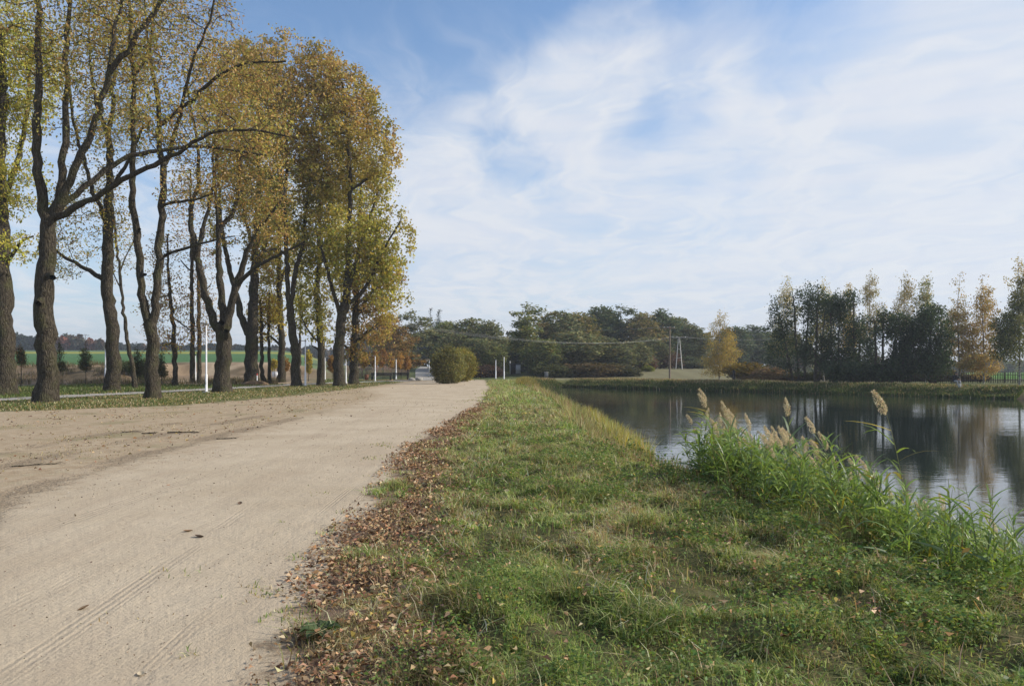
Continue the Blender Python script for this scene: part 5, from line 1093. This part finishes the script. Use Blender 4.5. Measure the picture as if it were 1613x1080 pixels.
# sedge belt round the far shore
FS = resample(POND[12:20], 400); n = 95000
i_ = rg.integers(0, 399, n); f = rg.uniform(0, 1, (n, 1)); p = FS[i_]*(1-f)+FS[i_+1]*f; tgn = FS[i_+1]-FS[i_]; tgn /= np.linalg.norm(tgn, axis=1, keepdims=True); nrm = np.stack([-tgn[:, 1], tgn[:, 0]], 1)
dd = np.abs(rg.gamma(1.6, 0.9, n))-0.25; s0 = np.sign(pond_d(p[:5, 0]+nrm[:5, 0]*2, p[:5, 1]+nrm[:5, 1]*2).mean()); p = p+nrm*(s0*dd)[:, None]
k = (p[:, 0] > 3) & (dd < 5); p, dd = p[k], dd[k]; k = len(p); hh = np.where(dd < 1.3, rg.uniform(0.35, 0.95, k), rg.uniform(0.25, 0.7, k))*(0.6+0.8*fbm(p[:, 0]*0.3, p[:, 1]*0.3, 97)); shade = p[:, 0] > 30; hh = hh*np.where(shade, 0.45, 0.66)*np.where(np.hypot(p[:, 0]-39.4, p[:, 1]-68.8) < 1.4, 0.25, 1)
drm = (rg.uniform(0, 1, k) < np.clip(ss(0.7, 2.2, dd)*0.75*(1-0.55*shade)+0.12, 0, 0.9)); c = np.where(drm[:, None], pick(rg, k, DRY+[(0.30, 0.19, 0.10), (0.2, 0.18, 0.07)]), pick(rg, k, [(0.085, 0.13, 0.035), (0.11, 0.15, 0.042), (0.065, 0.095, 0.03)]))
blades('far_bank_grass', np.stack([p[:, 0], p[:, 1], zt(p[:, 0], p[:, 1])-0.02], 1), hh, rg.uniform(0.04, 0.09, k), rg.gamma(2, 0.18, k), c, M['grass'], 8)
# weeds on the earth bank
x, y = scatter(26000, -55, -18, 75, 92, lambda x, y: ss(0.46, 0.6, fbm(x*0.5, y*0.5, 99))*(-x/y > 0.30)); k = len(x)
blades('bank_weeds', np.stack([x, y, zt(x, y)-0.02], 1), rg.uniform(0.2, 0.9, k), np.full(k, 0.035), rg.gamma(2, 0.25, k), pick(rg, k, [(0.15, 0.11, 0.06), (0.10, 0.08, 0.04), (0.20, 0.15, 0.08), (0.09, 0.10, 0.04)]), M['grass'], 9)
# broad little leaves between the grass
def lf(name, x, y, zoff, sz, asp, pal, mtl, seed, flat=True, fold=0.2, var=0.2):
    r2 = np.random.default_rng(seed); n = len(x); P = np.stack([x, y, zt(x, y)+zoff], 1); s = sz*r2.uniform(0.6, 1.4, n)
    V, Q = leaf_quads(P, s, s*asp, r2, 0.0, flat, fold); c = pick(r2, n, pal, None, var)
    return tag(mk(name, V, Q, None, mtl, col=np.repeat(np.clip(c, .004, .6), 4, 0)), kind='stuff')
x, y = scatter(190000, -1.0, 5.2, 3.2, 22, lambda x, y: ss(0.44, 0.56, fbm(x*1.0, y*0.8, 103)+0.06*(x-0.5))*dam_mask(x, y)); k = len(x)
lf('ground_cover', x, y, rg.uniform(0.01, 0.13, k)*(0.3+1.4*ss(0.4, 0.65, fbm(x*2.0, y*1.8, 105))), np.clip(0.018+0.0013*y, 0.02, 0.04)*(1+0.35*ss(1.0, 3.0, x)), 0.62, [(0.12, 0.20, 0.05), (0.16, 0.24, 0.055), (0.09, 0.155, 0.045), (0.24, 0.28, 0.07)], M['grass'], 11)
LIT = [(0.30, 0.165, 0.085), (0.21, 0.115, 0.062), (0.40, 0.25, 0.14), (0.13, 0.078, 0.050), (0.48, 0.34, 0.20)]
x, y = scatter(95000, -2.6, 1.2, 3.2, 36, lambda x, y: np.exp(-((x-edge_r(y)-0.32)/0.50)**2)*ss(0.30+0.14*ss(6, 15, y), 0.54+0.10*ss(6, 15, y), fbm(x*1.9, y*1.2, 107)+0.06)*(x > edge_r(y)-0.30)); k = len(x)
lf('fallen_leaves', x, y, 0.010+np.abs(rg.normal(0, 0.026, k)), np.clip(0.034+0.0018*y, 0.038, 0.075), 0.5, LIT, M['litter'], 12, fold=0.55, var=0.3)
x, y = scatter(26000, -1.4, 5.0, 3.2, 40, lambda x, y: (0.12+0.4*ss(1.6, 0.3, x-edge_r(y))+0.5*ss(0.55, 0.68, fbm(x*1.7, y*1.3, 109)))*dam_mask(x, y)); k = len(x)
lf('fallen_leaves', x, y, 0.045+np.abs(rg.normal(0, 0.03, k)), np.clip(0.040+0.0017*y, 0.044, 0.08), 0.5, LIT+[(0.40, 0.30, 0.08)], M['litter'], 13, fold=0.5, var=0.3)
x, y = scatter(9000, -36, -4.5, 7, 80, lambda x, y: np.where(x < edge_l(y)+0.4, 0.25+0.75*ss(0.4, 0.6, fbm(x*0.5, y*0.4, 111)), 0.02)); k = len(x)
lf('fallen_leaves', x, y, rg.uniform(0.01, 0.03, k), 0.045+0.0012*y, 0.6, LIT+[(0.36, 0.26, 0.07), (0.1, 0.06, 0.04)], M['litter'], 14, fold=0.4, var=0.3)
# specks of plant debris and gravel on the sand
x, y = scatter(9000, -9, -1.0, 3.3, 40, lambda x, y: (0.15+0.85*ss(0.45, 0.62, fbm(x*0.9, y*0.5, 113)))*(x < edge_r(y)+0.1)); k = len(x)
lf('plant_debris', x, y, 0.006, np.clip(0.010+0.0011*y, 0.012, 0.045), 0.38, [(0.13, 0.09, 0.06), (0.09, 0.06, 0.04), (0.2, 0.15, 0.1), (0.45, 0.4, 0.33)], M['litter'], 15, fold=0.3)

# single leaves and twigs lying clear on the sand and earth
def curled(name, x, y, s, col, label, grp, seed):
    Y = EYE*F/(y-H0); p = px(x, y, Y); r2 = np.random.default_rng(seed); V, Q = [], []
    nU, nV = 7, 5
    for i in range(nU):
        for j in range(nV):
            u = i/(nU-1)*2-1; v = j/(nV-1)*2-1; ww = (1-u*u)**0.6*0.62*(1+0.18*math.sin(u*9))
            V.append((u*s, v*ww*s, s*(0.42*(v*v)*ww+0.20*u*u+r2.normal(0, 0.015))+0.004))
    Q = [(i*nV+j, (i+1)*nV+j, (i+1)*nV+j+1, i*nV+j+1) for i in range(nU-1) for j in range(nV-1)]
    o = mk(name, V, Q, None, M['litter'], col=np.tile(np.array(col), (len(V), 1)), smooth=True); o.location = (p[0], Y, z1(p[0], Y)); o.rotation_euler = (r2.normal(0, .2), r2.normal(0, .25), r2.uniform(0, 6)); return tag(o, label, 'leaf', grp)
GL = 'single leaves lying clear on the sand'
curled('fallen_leaf', 313, 846, 0.052, (0.07, 0.045, 0.03), 'dark curled leaf lying alone in the middle of the sand', GL, 1)
curled('fallen_leaf', 296, 837, 0.045, (0.26, 0.17, 0.10), 'lighter brown leaf just beside the dark curled one on the sand', GL, 2)
curled('fallen_leaf', 525, 889, 0.055, (0.24, 0.10, 0.055), 'reddish brown leaf on a small grass tuft at the edge of the sand', GL, 3)
curled('fallen_leaf', 132, 958, 0.04, (0.22, 0.15, 0.09), 'brown leaf on the bare sand closest to the camera', GL, 4)
curled('fallen_leaf', 378, 793, 0.04, (0.14, 0.09, 0.06), 'small dark leaf on the sand further up the road', GL, 5)
curled('fallen_leaf', 222, 1062, 0.028, (0.5, 0.42, 0.3), 'tiny pale leaf on the sand at the bottom of the photo', GL, 6)
GO2 = 'large autumn leaves lying on the grass'
curled('fallen_leaf', 946, 902, 0.075, (0.36, 0.12, 0.03), 'bright orange leaf lying in the grass', GO2, 7)
curled('fallen_leaf', 1250, 1000, 0.07, (0.42, 0.22, 0.03), 'orange yellow leaf in the weeds near the reeds', GO2, 8)
curled('fallen_leaf', 724, 918, 0.07, (0.25, 0.10, 0.04), 'curled red brown leaf standing up in the grass', GO2, 9)
curled('fallen_leaf', 1100, 1074, 0.07, (0.42, 0.24, 0.17), 'pale pinkish leaf at the bottom edge of the grass', GO2, 10)
curled('fallen_leaf', 755, 1062, 0.085, (0.38, 0.20, 0.09), 'large tan leaf in the grass at the bottom of the photo', GO2, 11)
def stick(x, y, L, rz, label, seed, r=0.012):
    Y = EYE*F/(y-H0); p = px(x, y, Y); r2 = np.random.default_rng(seed); b = MB()
    P = np.cumsum(np.c_[np.full(7, L/6), r2.normal(0, L*0.05, 7), r2.normal(0, 0.004, 7)], 0); P[:, 2] += r; b.tube(P, np.linspace(r, r*0.4, 7), 6)
    for i in (2, 3, 4, 5): b.tube([P[i], P[i]+np.array([L*0.14, r2.choice([-1, 1])*L*0.10, 0.02]), P[i]+np.array([L*0.26, r2.choice([-1, 1])*L*0.12, 0.01])], [r*0.5, r*0.4, r*0.2], 5)
    o = b.build('fallen_branch', M['bark'], None, smooth=True); o.location = (p[0], Y, z1(p[0], Y)); o.rotation_euler = (0, 0, rz); tag(o, label, 'branch', 'fallen branches on the bare earth')
stick(255, 682, 0.8, -0.1, 'dark fallen branch with side twigs on the brown earth', 1, 0.018); stick(335, 692, 0.45, 0.3, 'shorter dark twig next to the branch, nearer the pale sand', 2, 0.012)
stick(186, 681, 0.5, 0.1, 'small dark twig lying between the tree and the long branch', 3, 0.012); stick(220, 683, 0.35, 0.0, 'tiny dark stick beside the long branch', 4, 0.018); stick(5, 735, 0.7, 0.5, 'twisted dry twig at the edge of the photo on the brown earth', 5, 0.01)
# dock plant on the sand edge
wx_, wy_ = -1.13, 4.62; o = thing('dock_plant', (wx_, wy_, z1(wx_, wy_)), 'broad leaved green weed spreading flat on the edge of the sand', 'plant'); r2 = np.random.default_rng(4)
for i in range(9):
    a = i*0.72+r2.normal(0, .1); L = r2.uniform(0.09, 0.16); V = []
    for u in np.linspace(0, 1, 7):
        ww = 0.24*L*math.sin(math.pi*min(1, u*0.92+0.04))**0.8
        for v in (-1, 0, 1): V.append((math.cos(a)*L*u-math.sin(a)*ww*v, math.sin(a)*L*u+math.cos(a)*ww*v, 0.01+0.07*math.sin(u*2.3)*r2.uniform(0.8, 1.0)+0.012*abs(v)))
    mk('leaf', V, [(k*3+j, k*3+3+j, k*3+4+j, k*3+1+j) for k in range(6) for j in range(2)], None, M['reed'], o, col=np.tile(np.array((0.085, 0.125, 0.05))*r2.uniform(0.7, 1.3), (21, 1)), smooth=True)

# ------------------------------------------------------------------ reeds on the near shore
def blade_strip(p0, d, L, wd_, sagz, n=6, tw=0.3):
    d = np.array(d, float); d /= np.linalg.norm(d); side = np.cross(d, [0, 0, 1.0]); side /= np.linalg.norm(side)+1e-9; side = side*math.cos(tw)+np.cross(side, d)*math.sin(tw); V = []
    for i in range(n):
        u = i/(n-1); c = p0+d*L*u+np.array([0, 0, -sagz*L*u*u]); ww = wd_/2*(1-u)**0.55*(0.55+0.45*min(1, u*5)); V += [c-side*ww, c+side*ww]
    return V, [(2*i, 2*i+1, 2*i+3, 2*i+2) for i in range(n-1)]
RG = [(0.18, 0.28, 0.065), (0.24, 0.335, 0.07), (0.14, 0.225, 0.075), (0.23, 0.31, 0.08), (0.16, 0.225, 0.125)]
def make_reed(seed, H, plume, leaf_n, yellow=False):
    r2 = np.random.default_rng(seed); o = thing('reed', (0, 0, 0), '', 'reed', 'reeds on the near shore')
    lean = r2.uniform(0.02, 0.20); ld = math.pi+r2.normal(0, 0.9); P = [np.array([math.cos(ld)*lean*H*u*u, math.sin(ld)*lean*H*u*u, H*u*(1-0.10*lean*u)]) for u in np.linspace(0, 1, 9)]
    P = np.array(P); V, Q = tube_mesh(P, np.linspace(0.0055, 0.0022, 9), 5); n = len(V)
    mk('stem', V, Q, None, M['reed'], o, col=np.tile(np.array((0.20, 0.21, 0.08)), (n, 1)), smooth=True)
    VV, QQ, CC, nv = [], [], [], 0
    for i in range(leaf_n):
        u = 0.14+0.80*i/leaf_n+r2.uniform(-.02, .02); k = u*8; j = int(k); p = P[j]*(1-k+j)+P[min(8, j+1)]*(k-j)
        a = ld+(0.5 if i % 2 else -0.5)+(math.pi if r2.random() < 0.38 else 0)+r2.normal(0, 0.6); el = r2.uniform(0.35, 1.1); L = r2.uniform(0.30, 0.58)*(0.8+0.3*math.sin(u*3))
        v, q = blade_strip(p, (math.cos(a)*math.cos(el), math.sin(a)*math.cos(el), math.sin(el)), L, r2.uniform(0.022, 0.042), r2.uniform(0.15, 0.75), 6, r2.normal(0, 0.5))
        c = np.array(RG[r2.integers(len(RG))])*r2.uniform(0.8, 1.25)
        if yellow and r2.random() < 0.12 or r2.random() < 0.025: c = np.array((0.42, 0.34, 0.05))
        VV += v; QQ += [tuple(x+nv for x in f) for f in q]; nv += len(v); CC += [c]*len(v)
    mk('leaves', np.array(VV), QQ, None, M['reed'], o, col=np.array(CC))
    if plume:
        n = 360; u = r2.uniform(0, 1, n)**0.85; Lp = r2.uniform(0.17, 0.26); dr = np.array([math.cos(ld), math.sin(ld), 0])
        ax_ = P[-1]+np.outer(u*Lp, [0, 0, 1.0])+np.outer(u*u*Lp*0.55, dr); rr = 0.047*np.sin(np.pi*np.clip(u*0.85+0.12, 0, 1))
        th = r2.uniform(0, 6.28, n); q = r2.uniform(0.1, 1, n); off = np.stack([np.cos(th)*rr*q, np.sin(th)*rr*q, -0.03*q], 1)+np.outer(q*0.03, dr)
        V, Q = leaf_quads(ax_+off, np.full(n, 0.030), np.full(n, 0.0065), r2, 0.6); c = pick(r2, n, [(0.68, 0.58, 0.44), (0.72, 0.65, 0.52), (0.54, 0.43, 0.31)], None, 0.15)
        mk('plume', V, Q, None, M['reed'], o, col=np.repeat(c, 4, 0))
    return o
def reed_spots(n, rngs):
    out = []
    while len(out) < n:
        y = 5.6+rngs.random()**0.85*7.4; sx = float(np.interp(y, POND[1:13, 1], POND[1:13, 0])); x = sx+rngs.gauss(-0.45, 0.75)
        if not (-2.1 if y < 9.5 else -1.5 if y < 11.5 else -0.8) < x-sx < 0.38: continue
        out.append((x, y))
    return out
rr_ = random.Random(12)
kinds = [(1, 1.42, True, 17), (2, 1.52, True, 18), (3, 1.25, True, 16), (4, 1.35, True, 16), (5, 1.25, False, 20), (6, 1.1, False, 20), (7, 0.95, False, 18), (8, 1.3, False, 22), (9, 0.8, False, 16)]
LABR = {True: 'green reed with a pale feathery plume growing in the clump at the near water edge', False: 'leafy green reed without a plume in the clump at the near water edge'}
protos = []
for sd_, H, pl, ln in kinds:
    o = make_reed(300+sd_, H, pl, ln, sd_ in (2, 5)); o['label'] = LABR[pl]; o['group'] = 'plumed reeds on the near shore' if pl else 'plain reeds on the near shore'; protos.append((o, H, pl))
used = set()
for i, (x, y) in enumerate(reed_spots(285, rr_)):
    k = rr_.choice([0, 1, 2, 3, 2, 3, 0, 1, 2, 3, 4, 4, 5, 5, 6, 7, 7, 8, 4, 5, 7, 7, 4, 5, 7] if y > 8.5 else [2, 4, 5, 6, 7, 8, 4, 5, 7, 4, 7]) if i >= len(kinds) else i
    o, H, pl = protos[k]; z = float(zt(np.array([x]), np.array([y]))[0])-0.03; sc = rr_.uniform(0.80, 1.10)*(0.74+0.26*min(1, max(0, (y-6.0)/5.5)))*(1-0.16*max(0.0, min(1.0, float(np.interp(y, POND[1:13, 1], POND[1:13, 0]))-x-0.4)))
    if k not in used: o.location = (x, y, z); o.rotation_euler = (0, 0, rr_.gauss(0, 0.6)); used.add(k)
    else: dup(o, (x, y, z), rr_.gauss(0, 0.8), (sc, sc, sc))
# the crowded remainder of the reed bed, too many to count
VV, QQ, CC, nv = [], [], [], 0; r3 = np.random.default_rng(8)
src = [[(np.array([v.co[:] for v in c.data.vertices]), np.array([p.vertices[:] for p in c.data.polygons]), np.array([a.color[:3] for a in c.data.attributes['col'].data])) for c in o.children] for o, H, pl in protos]
for x, y in reed_spots(620, rr_):
    k = int(r3.choice([4, 5, 6, 7, 7, 8, 4, 5])); z = float(zt(np.array([x]), np.array([y]))[0])-0.03; a = r3.normal(0, 0.9); sc = r3.uniform(0.62, 1.0)*(0.76+0.24*min(1, max(0, (y-6.0)/5.5))); cs, sn = math.cos(a)*sc, math.sin(a)*sc
    for V, Q, C_ in src[k]:
        VV.append(np.stack([V[:, 0]*cs-V[:, 1]*sn+x, V[:, 0]*sn+V[:, 1]*cs+y, V[:, 2]*sc+z], 1)); QQ.append(Q+nv); CC.append(C_*r3.uniform(0.8, 1.2)); nv += len(V)
tag(mk('reed_bed', np.concatenate(VV), np.concatenate(QQ), None, M['reed'], col=np.clip(np.concatenate(CC), .004, .7)), kind='stuff')
# leafy undergrowth between and before the reeds
n = 26000; y = 3.6*(16.5/3.6)**rg.uniform(0, 1, n); x = np.interp(y, POND[1:13, 1], POND[1:13, 0])-np.abs(rg.normal(0, 0.75, n))+0.15
kk = rg.uniform(0, 1, n) < ss(0.36, 0.52, fbm(x*1.4, y*1.1, 121)); x, y = x[kk], y[kk]; k = len(x)
P = np.stack([x, y, zt(x, y)+0.6*rg.uniform(0, 1, k)**1.3*(0.3+fbm(x*1.2, y, 123))], 1); s = rg.uniform(0.03, 0.075, k); V, Q = leaf_quads(P, s, s*0.5, rg, 0.3, False, 0.25)
tag(mk('undergrowth', V, Q, None, M['grass'], col=np.repeat(np.clip(pick(rg, k, [(0.085, 0.155, 0.034), (0.12, 0.19, 0.04), (0.065, 0.115, 0.03), (0.21, 0.24, 0.05), (0.26, 0.18, 0.08)], (4, 4, 3, 1, 0.7)), .004, .6), 4, 0)), kind='stuff')
n = 20000; y = 4.8*(13.2/4.8)**rg.uniform(0, 1, n); x = np.interp(y, POND[1:13, 1], POND[1:13, 0])+rg.normal(-0.05, 0.42, n)
blades('reed_undergrowth', np.stack([x, y, zt(x, y)-0.02], 1), rg.uniform(0.25, 0.95, n), rg.uniform(0.010, 0.022, n), rg.gamma(2.5, 0.3, n), pick(rg, n, RG+[(0.3, 0.24, 0.12)]), M['reed'], 17)

# ------------------------------------------------------------------ thin autumn haze
hb = MB().box((0, 900, 24), (2300, 1900, 76)).build('haze', None)
m = bpy.data.materials.new('haze_air'); m.use_nodes = True; t = NT(m.node_tree); t.n.clear(); o_ = t.new('ShaderNodeOutputMaterial')
v = t.new('ShaderNodeVolumePrincipled'); v.inputs['Color'].default_value = (0.80, 0.88, 1.0, 1); v.inputs['Density'].default_value = 0.0004; v.inputs['Anisotropy'].default_value = 0.2
t.l.new(v.outputs[0], o_.inputs['Volume']); hb.data.materials.append(m); tag(hb, kind='stuff')
